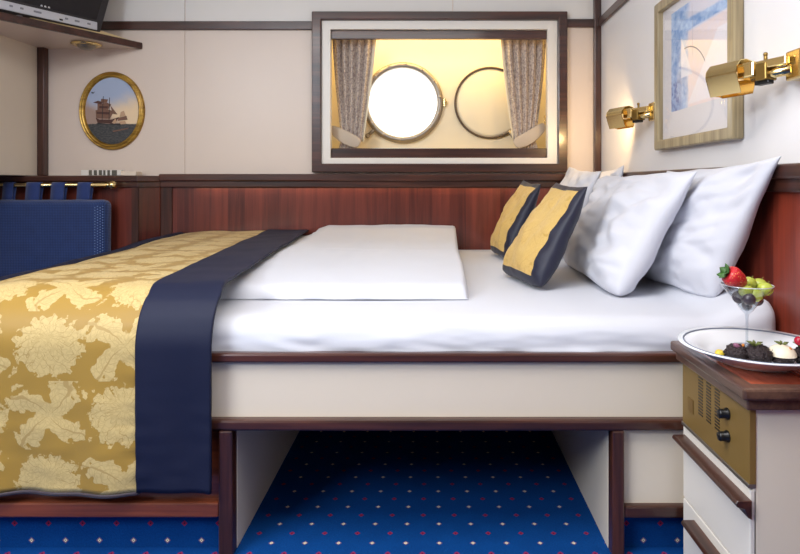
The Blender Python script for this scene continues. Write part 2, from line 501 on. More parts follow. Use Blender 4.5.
bm = BM(); tube(bm, [(DCx+.10, RY-.02, DCz-.15), (DCx+.125, RY-.022, DCz-.19), (DCx+.14, RY-.022, DCz-.225)], .009, 12); obj('clamp', bm, STEEL, t)

# window frame
wx0, wx1, wz0, wz1 = -.585, .659, .905, 1.688
root = obj('window_1', sweep_xz_frame(BM(), (wx0, wx1, wz0, wz1), (wx0+.045, wx1-.045, wz0+.042, wz1-.040), YB-.035, YB, .004), W[0]); root['kind'] = 'structure'
obj('inner_frame', sweep_xz_frame(BM(), (wx0+.045, wx1-.045, wz0+.042, wz1-.040), (OX0, OX1, OZ0, OZ1), YB-.016, T+.012, .002), WPAINT, root)
bm = BM(); bx(bm, OX0, OX1, YB+.004, YB+.03, OZ1-.042, OZ1, .002); obj('top_strip', bm, W[0], root)
bm = BM(); bx(bm, OX0, OX1, YB+.002, YB+.05, OZ0, OZ0+.048, .003); obj('sill', bm, W[0], root)

# curtains
def curtain(side):
    name = 'leftmost' if side < 0 else 'right'
    lab = 'grey patterned curtain tied back at the left of the window' if side < 0 else 'grey patterned curtain tied back at the right of the window, before the round cover'
    y = 3.045
    if side < 0:
        top = (at(332, 0, y).x, at(374, 0, y).x); mid = (at(341, 0, y).x, at(362, 0, y).x); low = (at(338, 0, y).x, at(352, 0, y).x)
        tb = [(at(330, 128, y), .016), (at(338, 133, y), .026), (at(348, 139, y), .032), (at(361, 145, y), .024)]
    else:
        top = (at(503, 0, y).x, at(547, 0, y).x); mid = (at(514, 0, y).x, at(535, 0, y).x); low = (at(521, 0, y).x, at(538, 0, y).x)
        tb = [(at(545, 125, y), .016), (at(538, 131, y), .026), (at(526, 140, y), .032), (at(513, 145, y), .024)]
    zt, zm, zb = OZ1+.02, 1.075, 1.0
    t = thing('curtain', lab, 'curtain', ((top[0]+top[1])/2, y, zb), 'curtains in the window recess')
    def sheet(bm, off, u0, u1):
        nu, nv = 72, 40; g = []
        for j in range(nv+1):
            v = j/nv; z = zt + (zb - zt)*v
            k = (zt - z)/(zt - zm)
            if k <= 1:
                s = k**1.6; a = top[0] + (mid[0]-top[0])*s; b = top[1] + (mid[1]-top[1])*(k**1.25)
                if side > 0: a = top[0] + (mid[0]-top[0])*(k**1.25); b = top[1] + (mid[1]-top[1])*s
            else:
                s = (z - zm)/(zb - zm); a = mid[0] + (low[0]-mid[0])*s - .006*s; b = mid[1] + (low[1]-mid[1])*s + .006*s
            amp = .021*(1 - .45*min(k, 1)) 
            row = []
            for i in range(nu+1):
                u = u0 + (u1-u0)*i/nu
                ph = u*2*PI*5.5 + .6*math.sin(3*v + u*4)
                row.append(bm.verts.new((a + (b-a)*u + .002*math.sin(ph*2), y + off + amp*math.sin(ph) + .004*noise.noise(Vector((u*3, v*3, side))), z)))
            g.append(row)
        for j in range(nv):
            for i in range(nu):
                f = bm.faces.new((g[j][i], g[j][i+1], g[j+1][i+1], g[j+1][i])); f.smooth = True
        return bm
    o = obj('cloth', sheet(BM(), 0, 0, 1), CURTAIN, t); o.modifiers.new('s', 'SOLIDIFY').thickness = .003
    bm = BM(); g = []
    e = 1 if side < 0 else 0        # pale lining turned out at the inner edge
    for j in range(31):
        v = j/30; z = zt + (zm-.01 - zt)*v; k = v
        x = (top[1] + (mid[1]-top[1])*k**1.25) if side < 0 else (top[0] + (mid[0]-top[0])*k**1.25)
        w = .020 - .010*k
        g.append([bm.verts.new((x - (-1 if side < 0 else 1)*(-w*.2) + (w if side < 0 else -w)*q, y + .012 - .012*q, z)) for q in (0, .5, 1)])
    for j in range(30):
        for i in range(2): bm.faces.new((g[j][i], g[j][i+1], g[j+1][i+1], g[j+1][i])).smooth = True
    o = obj('lining', bm, LINING, t); o.modifiers.new('s', 'SOLIDIFY').thickness = .003
    bm = BM(); g = []
    for p, h in tb:
        yy = y - .024 if (p - tb[0][0]).length > .03 else y - .002
        g.append([bm.verts.new((p.x + h*q*(.55 if side < 0 else -.55), yy - .004*(1-abs(q)), p.z + h*q)) for q in (-1, 0, 1)])
    for j in range(len(g)-1):
        for i in range(2): bm.faces.new((g[j][i], g[j][i+1], g[j+1][i+1], g[j+1][i])).smooth = True
    o = obj('tieback', bm, TIE, t); m = o.modifiers.new('s', 'SOLIDIFY'); m.thickness = .006; o.modifiers.new('b', 'SUBSURF').levels = 2; o.modifiers['b'].render_levels = 2
    bm = BM(); p = tb[0][0]; tube(bm, [(p.x + (.0 if side < 0 else 0), y+.0, p.z), (p.x, y, p.z+.04)], .004, 10); ball(bm, (p.x, y, p.z+.042), .006); obj('hook', bm, BRASS, t)
curtain(-1); curtain(1)

# rails, posts and wainscot of the setting
ZR0, ZR1 = .833, .895
def rail(bm, x0, x1, y0, y1, z0, z1):
    bx(bm, x0, x1, y0, y1, z0, z1, .004)
tri = 1
def trim(bm, mat):
    global tri
    o = obj('trim_%d' % tri, bm, mat); o['kind'] = 'structure'; tri += 1; return o
# chair rail along the bed
bm = BM(); bx(bm, -1.323, XR, 2.90, YB, .862, .897, .006); bx(bm, -1.323, XR, 2.915, YB, .832, .866, .004); trim(bm, W[0])
# wainscot along the bed
bm = BM(); bx(bm, -1.268, XR, 2.932, YB, 0, .838, .001); trim(bm, WR)
bm = BM(); bx(bm, -1.325, -1.268, 2.925, YB, 0, .838, .003); trim(bm, W[2])
# panel block at the foot of the bed with its slanted end
YK = 2.85
def prism(bm, poly, z0, z1, bev=.0015, mi=0):
    a = [bm.verts.new((x, y, z0)) for x, y in poly]; b = [bm.verts.new((x, y, z1)) for x, y in poly]; n = len(poly)
    fs = [bm.faces.new(list(reversed(a))), bm.faces.new(b)]
    for k in range(n): fs.append(bm.faces.new((a[k], a[(k+1) % n], b[(k+1) % n], b[k])))
    for f in fs: f.material_index = mi
    if bev: bmesh.ops.bevel(bm, geom=list({e for f in fs for e in f.edges}), offset=bev, segments=2, profile=.5, affect='EDGES')
    return bm
bm = prism(BM(), [(XL, YK), (-1.397, YK), (-1.325, YB-.03), (-1.325, YB), (XL, YB)], 0, .84); trim(bm, WR)
bm = prism(BM(), [(-1.425, YK-.006), (-1.392, YK-.006), (-1.392, YK), (-1.425, YK)], 0, .838, .001); trim(bm, W[2])
bm = prism(BM(), [(XL, YK-.022), (-1.39, YK-.022), (-1.318, YB-.05), (-1.318, YB), (XL, YB)], .858, .888, .005)
prism(bm, [(XL, YK-.010), (-1.394, YK-.010), (-1.322, YB-.035), (-1.322, YB), (XL, YB)], .832, .860, .003); trim(bm, W[0])
# upper rails and posts
bm = BM(); bx(bm, XU, wx0, YB-.016, YB, 1.604, 1.645, .003); trim(bm, W[0])
bm = BM(); bx(bm, wx1, XR-.03, YB-.016, YB, 1.616, 1.656, .003); trim(bm, W[0])
bm = BM(); bx(bm, XR-.034, XR, YB-.03, YB, .897, ZC, .004); trim(bm, W[2])
bm = BM(); bx(bm, XU, XU+.036, YB-.036, YB, .889, 1.52, .004); trim(bm, W[2])
bm = BM(); bx(bm, XR-.014, XR, .2, YB-.03, 1.616, 1.656, .003); trim(bm, W[1])
# headboard side wainscot and rail
bm = BM(); bx(bm, XR-.006, XR, .2, 2.932, 0, .838, .001); trim(bm, WRY)
bm = BM(); bx(bm, XR-.034, XR, .2, 2.90, .862, .897, .006); bx(bm, XR-.022, XR, .2, 2.915, .832, .866, .004); trim(bm, W[1])

# ================================================================== BED
XH = XR-.008      # head end
bed = thing('bed', 'built-in bed base with dark wood trims, cream panels and open space beneath', 'bed', (-.2, 1.39, 0))
bm = BM(); bx(bm, -1.24, XH, 1.372, 1.40, .441, .4625, .005); obj('mattress_rail', bm, W[0], bed)
bm = BM(); bx(bm, -1.24, XH, 1.386, 1.404, .312, .443, .001); obj('front_panel', bm, CREAML, bed)
bm = BM(); bx(bm, -1.24, XH, 1.366, 1.404, .287, .313, .006); obj('lower_rail', bm, W[0], bed)
bm = BM(); bx(bm, -1.24, XH, 1.404, 2.93, .290, .402, .001); obj('deck', bm, W[0], bed)
for x0, x1 in ((-.487, -.455), (.411, .439)):
    bm = BM(); bx(bm, x0, x1, 1.366, 1.402, 0, .288, .004); obj('post', bm, W[2], bed)
for x0, x1 in ((-.475, -.455), (.411, .43)):
    bm = BM(); bx(bm, x0, x1, 1.402, 2.93, 0, .29, .001); obj('side_panel', bm, CREAML, bed)
bm = BM(); bx(bm, .439, XH, 1.386, 1.404, .112, .288, .001); obj('end_panel', bm, CREAML, bed)
bm = BM(); bx(bm, .439, XH, 1.370, 1.404, .086, .114, .005); obj('skirting_trim', bm, W[0], bed)
bm = BM(); bx(bm, -1.24, -.487, 1.388, 1.404, .118, .288, .001); obj('foot_panel', bm, WTRIM, bed)
bm = BM(); bx(bm, -1.24, -.487, 1.368, 1.404, .089, .124, .005); obj('skirting_trim', bm, WTRIM, bed)
bm = BM(); bx(bm, -1.24, -1.22, 1.404, 2.93, 0, .29, .001); obj('end_panel', bm, WTRIM, bed)
def riser(x0, x1, zt):
    y = 1.405; P = [(x0, y, 0), (x1, y, 0), (x1, y, zt), (x0, y, zt)]
    off = 1.4217 - .0165
    bm = BM(); L = bm.loops.layers.uv.new('UVMap'); 
    Q = [(x0, y, 0), (x1, y, 0), (x1, y, zt), (x0, y, zt), (x0, y+.012, 0), (x1, y+.012, 0), (x1, y+.012, zt), (x0, y+.012, zt)]
    V = [bm.verts.new(q) for q in Q]
    for idx in ((0,1,2,3), (5,4,7,6), (4,5,1,0), (3,2,6,7), (4,0,3,7), (1,5,6,2)):
        f = bm.faces.new([V[i] for i in idx])
        for l in f.loops: l[L].uv = (l.vert.co.x, l.vert.co.z + off + l.vert.co.y - y)
    obj('carpet_riser', bm, CARPET, bed)
riser(-1.24, -.487, .090); riser(.439, XH, .088)

# mattress in a white fitted sheet
def md(q):
    p = q.copy()
    h = min(1, max(0, (q.x-.64)/.15)); p.z += .048*h*h*(3-2*h)*min(1, max(0, (q.z-.42)/.08))
    w = noise.noise(Vector((q.x*3.1, q.y*5, q.z*20)))*.004
    if q.y < 1.47:
        k = max(0, (.53 - q.z)/.1)
        p.y += -.009*k*(noise.noise(Vector((q.x*7, q.z*34, 2.1)))) - .006*k*noise.noise(Vector((q.x*17, q.z*60, 5)))
        p.z += .003*noise.noise(Vector((q.x*4, q.z*20, 9)))
    else: p.z += w*.5
    return p
bm = rbox(-1.232, XH-.004, 1.392, 2.925, .404, .534, (.03, .045, .055), 150, 60, 24, md)
mat_t = thing('mattress', 'white sheeted mattress running the full length of the bed', 'mattress', (-.2, 2.15, .404))
obj('fitted_sheet', bm, SHEET, mat_t)

# ------------------------------------------------------------------ folded white duvet
def duvet():
    nu, nv = 90, 90; bm = BM(); top = []; bot = []
    for j in range(nv+1):
        v = j/nv; rowt = []; rowb = []
        for i in range(nu+1):
            u = i/nu
            y = 1.628 + (2.918-1.628)*v
            xr = .098 + .022*v + .004*math.sin(v*9) ; xl = -.70 - .09*v
            x = xl + (xr-xl)*u
            h = .036 + .026*min(1, v/.45)**.8 + (.014*v if x > -.55 else 0)
            h += .040*max(0, (v-.72)/.28)**1.4 * min(1, max(0, (x + .60)/.10))
            e = min(u*(xr-xl)/.035, (1-u)*(xr-xl)/.016); e2 = min(v*1.29, (1-v)*1.29 + .03)/.05
            k = 1
            for q in (e, e2):
                q = min(1, max(0, q)); k *= (1-(1-q)**2.4)**(1/2.4)
            wr = .004*noise.noise(Vector((x*6, y*3.2, 1))) + .0022*noise.noise(Vector((x*15, y*8, 4)))
            wr -= .003*math.exp(-((v-.46-.02*math.sin(u*5))/.012)**2)
            z = .5375 + max(.002, h*k + wr*k)
            edge = .004*noise.noise(Vector((x*14, y*14, 7)))
            rowt.append(bm.verts.new((x + (edge if u > .97 else 0), y + (edge if v < .03 else 0), z)))
            rowb.append(bm.verts.new((x, y, .537)))
        top.append(rowt); bot.append(rowb)
    for j in range(nv):
        for i in range(nu):
            bm.faces.new((top[j][i], top[j][i+1], top[j+1][i+1], top[j+1][i])).smooth = True
            bm.faces.new((bot[j][i], bot[j+1][i], bot[j+1][i+1], bot[j][i+1])).smooth = True
    for j in range(nv):
        bm.faces.new((top[j][0], top[j+1][0], bot[j+1][0], bot[j][0])); bm.faces.new((top[j][nu], bot[j][nu], bot[j+1][nu], top[j+1][nu]))
    for i in range(nu):
        bm.faces.new((top[0][i], bot[0][i], bot[0][i+1], top[0][i+1])); bm.faces.new((top[nv][i], top[nv][i+1], bot[nv][i+1], bot[nv][i]))
    return bm
single('duvet', duvet(), SHEET, 'white duvet folded flat across the middle of the bed', 'duvet')

# ------------------------------------------------------------------ bedspread
def prof(s):
    """distance along the cloth from the back wall -> (y, z)"""
    yb = 2.92; L1 = yb - 1.475          # flat top
    def zt(y): return .606 + .012*max(0, (y-1.8)/1.1)
    if s < L1: y = yb - s; return y, zt(y)
    r = .128; q = (s-L1)/r
    if q < PI/2: return 1.475 - r*math.sin(q)*.985, .606 - r*(1-math.cos(q))
    d = s - L1 - r*PI/2
    return 1.349, .606 - r - d
SL = (2.92-1.475) + .128*PI/2 + (.478 - .158)
def head_x(s):
    y, z = prof(s)
    k = (y - 1.41)/(2.92-1.41)
    if k < 0: return -.495
    return -.495 - .105*k**.75
def band_w(s):
    y, z = prof(s); return .165 + .03*max(0, (y-1.41)/1.51)
def cloth_pt(x, s, lift=0):
    y, z = prof(s)
    k = max(0, (.50 - z)/.34)
    wob = .007*k*math.sin(x*21 + 1.3) + .006*k*noise.noise(Vector((x*9, z*5, 0))) + .004*k*math.sin(x*47+z*6)
    y += wob + .0035*k*noise.noise(Vector((x*5, z*26, 11))) + .0022*k*noise.noise(Vector((x*16, z*40, 17)))
    if y > 1.46: z += .006*noise.noise(Vector((x*4, y*4, 3))) + .003*noise.noise(Vector((x*11, y*9, 6)))
    # pulled-in gathers beside the seam
    fd = -1.02 - x
    if fd > 0 and y > 1.36: z -= .030*min(1.4, (fd/.18))**2 * (1 if y < 2.2 else max(.35, 1-(y-2.2)/.9))
    foot = -1.198 - x
    if foot > 0: z -= .012*(foot/.05)**2 if y > 1.36 else 0
    return Vector((x, y - lift*(1 if y < 1.40 else 0), z + (lift if y >= 1.36 else 0)))
def cloth(fx0, fx1, nu, nv, lift=0, pucker=0):
    bm = BM(); L = bm.loops.layers.uv.new('UVMap'); g = []; U = {}
    for j in range(nv+1):
        s = SL*j/nv; row = []
        a, b = fx0(s), fx1(s)
        for i in range(nu+1):
            x = a + (b-a)*i/nu
            p = cloth_pt(x, s, lift)
            if pucker:
                d = b - x
                p.y += (.003*math.sin(s*150 + 2*math.sin(s*31)) * math.exp(-d/.02) if p.y < 1.45 else 0)
                p.z += (.002*math.sin(s*150) * math.exp(-d/.02) if p.y >= 1.45 else 0)
            v = bm.verts.new(p); U[v] = (x, s); row.append(v)
        g.append(row)
    for j in range(nv):
        for i in range(nu):
            f = bm.faces.new((g[j][i], g[j][i+1], g[j+1][i+1], g[j+1][i])); f.smooth = True
            for l in f.loops: l[L].uv = U[l.vert]
    bmesh.ops.recalc_face_normals(bm, faces=bm.faces)
    return bm
bs = thing('bedspread', 'gold damask bedspread with a navy band draped over the foot of the bed', 'bedspread', (-.9, 1.40, .158))
def solid(o, t, off=-1):
    m = o.modifiers.new('solid', 'SOLIDIFY'); m.thickness = t; m.offset = off; return o
solid(obj('gold_panel', cloth(lambda s: -1.202, lambda s: head_x(s)-band_w(s), 110, 190, 0, 1), DAMASK, bs), .005, 0)
solid(obj('navy_band', cloth(lambda s: head_x(s)-band_w(s)-.004, lambda s: head_x(s), 40, 190, .004), NAVY, bs), .008, 0)
# navy border at the foot edge
bm = BM(); g = []
for j in range(91):
    s = SL*.78*j/90; row = []
    for x, dz in ((-1.200, .001), (-1.222, .006), (-1.245, .003), (-1.262, -.012), (-1.270, -.04), (-1.274, -.12)):
        p = cloth_pt(-1.20, s); row.append(bm.verts.new((x, p.y, p.z + dz)))
    g.append(row)
for j in range(90):
    for i in range(5): bm.faces.new((g[j][i], g[j][i+1], g[j+1][i+1], g[j+1][i])).smooth = True
solid(obj('foot_border', bm, NAVY, bs), .006, 0)
bm = BM()
tube(bm, [cloth_pt(-1.24 + (head_x(SL)-band_w(SL)+1.24)*k/60, SL) + Vector((0, 0, -.004)) for k in range(61)], .005, 8); obj('hem_piping', bm, PIPE, bs)

# ------------------------------------------------------------------ pillows
def pillow(bn, bf, tn, tf, half, n=44, seed=0, wr=1.0, zmin=.536, pinch=.07, botr=.12, split=None):
    """closed pillow through four corner points; returns bm and a face tester grid"""
    bn, bf, tn, tf = map(Vector, (bn, bf, tn, tf)); bm = BM(); G = [[], []]
    nrm = ((tn+tf-bn-bf).cross(bn+tn-bf-tf)).normalized()
    if nrm.x > 0: nrm = -nrm
    for side in (0, 1):
        for j in range(n+1):
            row = []
            for i in range(n+1):
                if side and (i in (0, n) or j in (0, n)): row.append(G[0][j][i]); continue
                u, v = 2*i/n-1, 2*j/n-1           # u far(-1) .. near(+1), v bottom .. top
                u = math.copysign(1-(1-abs(u))**1.25, u); v = math.copysign(1-(1-abs(v))**1.25, v)
                if split:
                    u0 = 2*split[0]/n-1; u0 = math.copysign(1-(1-abs(u0))**1.25, u0); ut = split[1] + split[2]*v
                    u = -1 + (u+1)*(ut+1)/(u0+1) if u < u0 else 1 - (1-u)*(1-ut)/(1-u0)
                uu = u*(1 - pinch*(1-v*v)); vv = v*(1 - pinch*(1-u*u))
                if v < 0:
                    kk = (u*u*v*v)**2*botr; uu -= math.copysign(kk*.7, u); vv += kk
                a, b = (uu+1)/2, (vv+1)/2
                p = (bf*(1-a) + bn*a)*(1-b) + (tf*(1-a) + tn*a)*b
                h = half*((1-u*u)*(1-v*v))**.46
                h *= (1.16 - .34*v)
                q = Vector((u*1.7+seed*3.1, v*1.7, seed + side*5))
                w = .016*noise.noise(q*1.0) + .010*noise.noise(q*2.6 + Vector((4, 1, 0)))
                w -= .007*(1-abs(noise.noise(Vector((u*1.5+v*1.1, (v-u*.6)*3.2, seed*1.7+side)))))**6
                ang = math.atan2(v, u); rr = math.hypot(u, v)
                w += .0055*noise.noise(Vector((u*3.0 + v*5.0 + seed, v*2.2 - u*1.5, seed*2+9)))
                w += .003*math.sin(11*(u-v)+3*noise.noise(q*2))*max(0, rr-.5)
                ed = min(1, 6*(1-abs(u)))*min(1, 6*(1-abs(v)))
                p = p + nrm*((h if side == 0 else -h) + wr*w*ed*(1 if side == 0 else .5))
                # soft corners droop / edges wander
                p.z += .006*wr*noise.noise(Vector((u*2.2, seed*7.7, v*2.2)))
                if p.z < zmin: p.z = zmin + (p.z-zmin)*.02
                lim = XH-.012 if p.z < .80 else XR-.038
                if p.x > lim: p.x = lim + (p.x-lim)*.02
                row.append(bm.verts.new(p))
            G[side].append(row)
    FS = []
    for side in (0, 1):
        for j in range(n):
            for i in range(n):
                q = (G[side][j][i], G[side][j][i+1], G[side][j+1][i+1], G[side][j+1][i])
                if side: q = tuple(reversed(q))
                f = bm.faces.new(q); f.smooth = True; FS.append((f, side, 2*(i+.5)/n-1, 2*(j+.5)/n-1))
    return bm, FS
def make_pillow(label, *a, **k):
    bm, _ = pillow(*a, **k)
    o = single('pillow', bm, LINEN, label, 'pillow', 'white pillows at the head of the bed')
    m = o.modifiers.new('s', 'SUBSURF'); m.levels = 1; m.render_levels = 1
    return o
make_pillow('plump white pillow in front, directly behind the nearer gold cushion',
            (.505, 1.63, .522), (.52, 2.38, .530), (.70, 1.580, .888), (.675, 2.34, .885), .078, seed=1, wr=1.3)
make_pillow('white pillow nearest the fruit glass, leaning on the headboard with its corner raised',
            (.715, 1.52, .540), (.695, 2.05, .530), (.783, 1.340, .915), (.775, 1.98, .895), .058, seed=2, wr=1.2, zmin=.545)
make_pillow('white pillow far back by the window, behind the farther gold cushion',
            (.53, 2.47, .540), (.53, 2.88, .540), (.69, 2.44, .905), (.655, 2.86, .935), .060, seed=3)
make_pillow('white pillow farthest back, mostly hidden, leaning on the headboard in the corner',
            (.70, 2.46, .560), (.70, 2.88, .560), (.785, 2.45, .925), (.785, 2.87, .91), .046, seed=4, zmin=.56)
def cushion(label, bn, bf, tn, tf, half, seed):
    bm, FS = pillow(bn, bf, tn, tf, half, 40, seed, .5, .536, .05, .09, (31, .82, .08))
    # split panel and border into two meshes
    t = thing('cushion', label, 'cushion', ((bn[0]+bf[0])/2, (bn[1]+bf[1])/2, .535), 'gold and navy cushions')
    keep = {f.index: None for f in bm.faces}
    bm.faces.index_update()
    L = bm.loops.layers.uv.new('UVMap')
    for f in bm.faces:
        for l in f.loops: l[L].uv = (l.vert.co.y, l.vert.co.z)
    gold = {f.index for f, side, u, v in FS if side == 0 and -.985 < u < 2*31/40-1 and -.80 < v < .80}
    b2 = bm.copy(); b2.faces.ensure_lookup_table()
    bmesh.ops.delete(b2, geom=[f for f in b2.faces if f.index not in gold], context='FACES')
    bmesh.ops.delete(bm, geom=[f for f in bm.faces if f.index in gold], context='FACES')
    obj('navy_border', bm, NAVYC, t, recalc=False)
    obj('gold_panel', b2, CGOLD, t, recalc=False)
cushion('gold cushion with navy border, the nearer and larger of the two', (.315, 1.74, .538), (.235, 2.08, .538), (.458, 1.765, .842), (.435, 2.10, .855), .047, 11)
cushion('gold cushion with navy border, partly hidden behind the nearer cushion', (.30, 2.40, .540), (.262, 2.70, .540), (.44, 2.42, .85), (.415, 2.72, .868), .045, 12)

# ================================================================== NIGHTSTAND
NX, NY0, NY1 = .565, 1.062, 1.352
ns = thing('nightstand', 'white nightstand with brass radio panel and dark wood top edge', 'nightstand', (.69, 1.2, 0))
NE = XH-.002
bm = BM(); bx(bm, NX+.006, NE, NY0+.004, NY1, .0, .457, .002); obj('cabinet', bm, m_plain('cream_cabinet', (236, 226, 206), .35, 0, .02, 3), ns)
bm = BM(); bx(bm, NX-.014, NE, NY0-.018, NY1+.004, .474, .494, .003); obj('tabletop', bm, WTOP, ns)
def ell(o, i_): return [(NX-o, NY1+.006), (NX-o, NY0-o), (NE, NY0-o), (NE, NY0-i_), (NX-i_, NY0-i_), (NX-i_, NY1+.006)]
bm = prism(BM(), ell(.027, .005), .476, .4975, .005); prism(bm, ell(.014, -.008), .455, .477, .003)
obj('top_moulding', bm, m_wood('worn_moulding', 1, (64, 44, 38), (112, 82, 66), .35), ns)
rp = obj('radio_panel', bx(BM(), NX-.002, NX+.010, NY0+.002, NY1-.004, .318, .452, .001), BRASSPANEL, ns)
bm = BM()
for y in (1.257, 1.221, 1.184):
    for k in range(13):
        z = .366 + k*.0064
        bx(bm, NX-.0028, NX-.0015, y-.010, y+.010, z, z+.0027, 0)
obj('speaker_grille', bm, BLACK, rp)
for z in (.414, .371):
    bm = BM(); lathe(bm, [(0, .018), (.0075, .018), (.0088, .015), (.0088, .005), (.011, .003), (.011, 0)], (NX-.002, 1.142, z), 20, (-1,0,0))
    k = obj('control_knob', bm, BLACK, rp)
    bm = BM(); bx(bm, NX-.026, NX-.022, 1.140, 1.144, z, z+.009, .0005); obj
    bm.free()
bm = BM(); bx(bm, NX-.0032, NX-.0018, 1.292, 1.318, .354, .384, .0004); obj('name_plate', bm, BRASSD, rp)
bm = BM(); bx(bm, NX-.004, NX+.010, NY0+.002, NY1-.002, .311, .3185, .001); obj('panel_strip', bm, STEEL, ns)
def drawer(z0, z1, zh, y0, y1):
    d = obj('drawer', bx(BM(), NX, NX+.012, NY0+.004, NY1-.002, z0, z1, .002), WPAINT, ns)
    bm = BM(); a = [(NX, zh), (NX-.026, zh), (NX-.030, zh-.006), (NX-.026, zh-.012), (NX-.012, zh-.016), (NX-.008, zh-.030), (NX, zh-.034)]
    va = [bm.verts.new((x, y0, z)) for x, z in a]; vb = [bm.verts.new((x, y1, z)) for x, z in a]; n = len(a)
    bm.faces.new(va); bm.faces.new(list(reversed(vb)))
    for k in range(n): bm.faces.new((va[k], va[(k+1) % n], vb[(k+1) % n], vb[k]))
    bmesh.ops.recalc_face_normals(bm, faces=bm.faces)
    bmesh.ops.bevel(bm, geom=list(bm.edges), offset=.0012, segments=1, affect='EDGES')
    obj('handle', bm, W[1], d)
drawer(.150, .307, .292, NY0-.004, NY1-.012)
drawer(.012, .146, .128, NY0-.004, NY1-.060)

# ------------------------------------------------------------------ plate, glass, fruit
PCx, PCy = .643, 1.195; PZ = .4975
PLATE = m_plain('white_porcelain', (238, 240, 243), .18, 0, .01, 3, **{'Coat Weight': .4})
RIM = m_plain('grey_rim_line', (96, 104, 122), .3)
t = thing('plate', 'wide white plate with a thin dark rim line on the nightstand', 'plate', (PCx, PCy, PZ))
bm = BM(); lathe(bm, [(0, .004), (.060, .004), (.062, .0), (.068, .0), (.070, .005), (.096, .012), (.120, .026), (.141, .033), (.143, .0345), (.141, .0365), (.118, .0305), (.094, .0185), (.080, .014), (0, .0130)], (PCx, PCy, PZ), 96)
obj('dish', bm, PLATE, t)
bm = BM(); lathe(bm, [(.1295, .0333), (.1300, .0350), (.1325, .0357), (.1325, .0340)], (PCx, PCy, PZ), 96); obj('rim_line', bm, RIM, t)
PF = PZ + .0140        # floor of the dish

gx, gy = .657, 1.252
gz = PF + .0003
gl = thing('dessert_glass', 'small conical stemmed glass of fruit on the plate', 'glass', (gx, gy, gz))
bm = BM(); lathe(bm, [(0, 0), (.028, 0), (.029, .0015), (.020, .003), (.006, .006), (0, .006)], (gx, gy, gz), 40); obj('foot', bm, DRINKGLASS, gl)
bm = BM(); lathe(bm, [(.0045, .004), (.0028, .012), (.0026, .055), (.004, .068)], (gx, gy, gz), 20); obj('stem', bm, DRINKGLASS, gl)
bm = BM(); lathe(bm, [(.004, .068), (.012, .076), (.030, .101), (.050, .127), (.0505, .1290), (.0488, .1285), (.029, .103), (.011, .079), (0, .073)], (gx, gy, gz), 56); obj('bowl', bm, DRINKGLASS, gl)
bm = BM(); lathe(bm, [(.0496, .1278), (.0512, .1290), (.0496, .1300), (.0486, .1288), (.0496, .1278)], (gx, gy, gz), 56); obj('rim', bm, m_plain('glass_rim', (206, 210, 214), .1, 0, .01, 3, **{'Coat Weight': .5}), gl)

STRAW, nt, b = mat_base('strawberry_red', .32, 0); v = coords(nt)
vo = nt.nodes.new('ShaderNodeTexVoronoi'); nt.links.new(v, vo.inputs['Vector']); vo.inputs['Scale'].default_value = 210
d = E(nt, vo.outputs['Distance']); nt.links.new(mixc(nt, d.sm(.16, .26), srgb(226, 170, 90), srgb(200, 36, 44)), b.inputs['Base Color']); bump(nt, b, d, .5, .002)
LEAF = m_plain('leaf_green', (62, 104, 44), .5, 0, .25, 60)
GRAPE = m_plain('green_grape', (190, 200, 84), .22, 0, .12, 50, **{'Subsurface Weight': .3, 'Subsurface Radius': (.01, .012, .003)})
DARKG = m_plain('dark_grape', (66, 58, 66), .3, 0, .2, 50)
STEMG = m_plain('grape_stem', (120, 116, 52), .6)
def rotm(ax, deg): return Matrix.Rotation(math.radians(deg), 3, ax)
# strawberry lying on the left of the rim, tip down to the right
sc = at(735, 278, 1.235); ax = Vector((-.72, 0, .42)).normalized()      # towards the leafy end
sb = thing('strawberry', 'red strawberry with green leaves resting on the glass rim', 'strawberry', sc - Vector((0,0,.02)))
bm = BM(); lathe(bm, [(0, -.026), (.004, -.0255), (.010, -.021), (.0165, -.011), (.0205, .002), (.021, .010), (.018, .017), (.010, .020), (0, .0195)], sc, 28, ax); obj('berry', bm, STRAW, sb)
u, v, w = frame_of(ax)
for k in range(6):
    a = 2*PI*k/6 + .3; bm = BM(); e = u*math.cos(a) + v*math.sin(a); side = ax.cross(e)
    g = []
    for q, (r, wd, h) in enumerate(((.002, .003, .0205), (.008, .0078, .0215), (.013, .0068, .025), (.0165, .0018, .029))):
        g.append([bm.verts.new(sc + ax*(h + (.002 if s == 0 else 0)) + e*r + side*wd*s) for s in (-1, 0, 1)])
    for i in range(3):
        for s in range(2): bm.faces.new((g[i][s], g[i][s+1], g[i+1][s+1], g[i+1][s])).smooth = True
    solid(obj('leaf', bm, LEAF, sb), .0012, 0)
for (px, py, Y, r, lab) in ((749, 283, 1.262, .0140, 'green grape at the back of the glass, beside the strawberry'),
                        (759, 285, 1.275, .0150, 'green grape at the back of the glass, right of the hindmost one'),
                        (746, 291, 1.232, .0140, 'green grape at the front of the glass, touching the strawberry tip'),
                        (755, 295, 1.230, .0150, 'green grape lowest in the glass, above the dark grapes'),
                        (765, 289, 1.252, .0150, 'green grape at the right rim of the glass')):
    c = at(px, py, Y); t = thing('green_grape', lab, 'grape', c - Vector((0, 0, r)), 'green grapes in the glass')
    bm = BM(); ball(bm, c, r, 20, 14, (1.08, 1, .94)); obj('berry', bm, GRAPE, t)
    bm = BM(); tube(bm, [c + Vector((.002, -.004, r*.82)), c + Vector((.006, -.006, r*1.15))], [.0012, .0007], 8); obj('stalk', bm, STEMG, t)
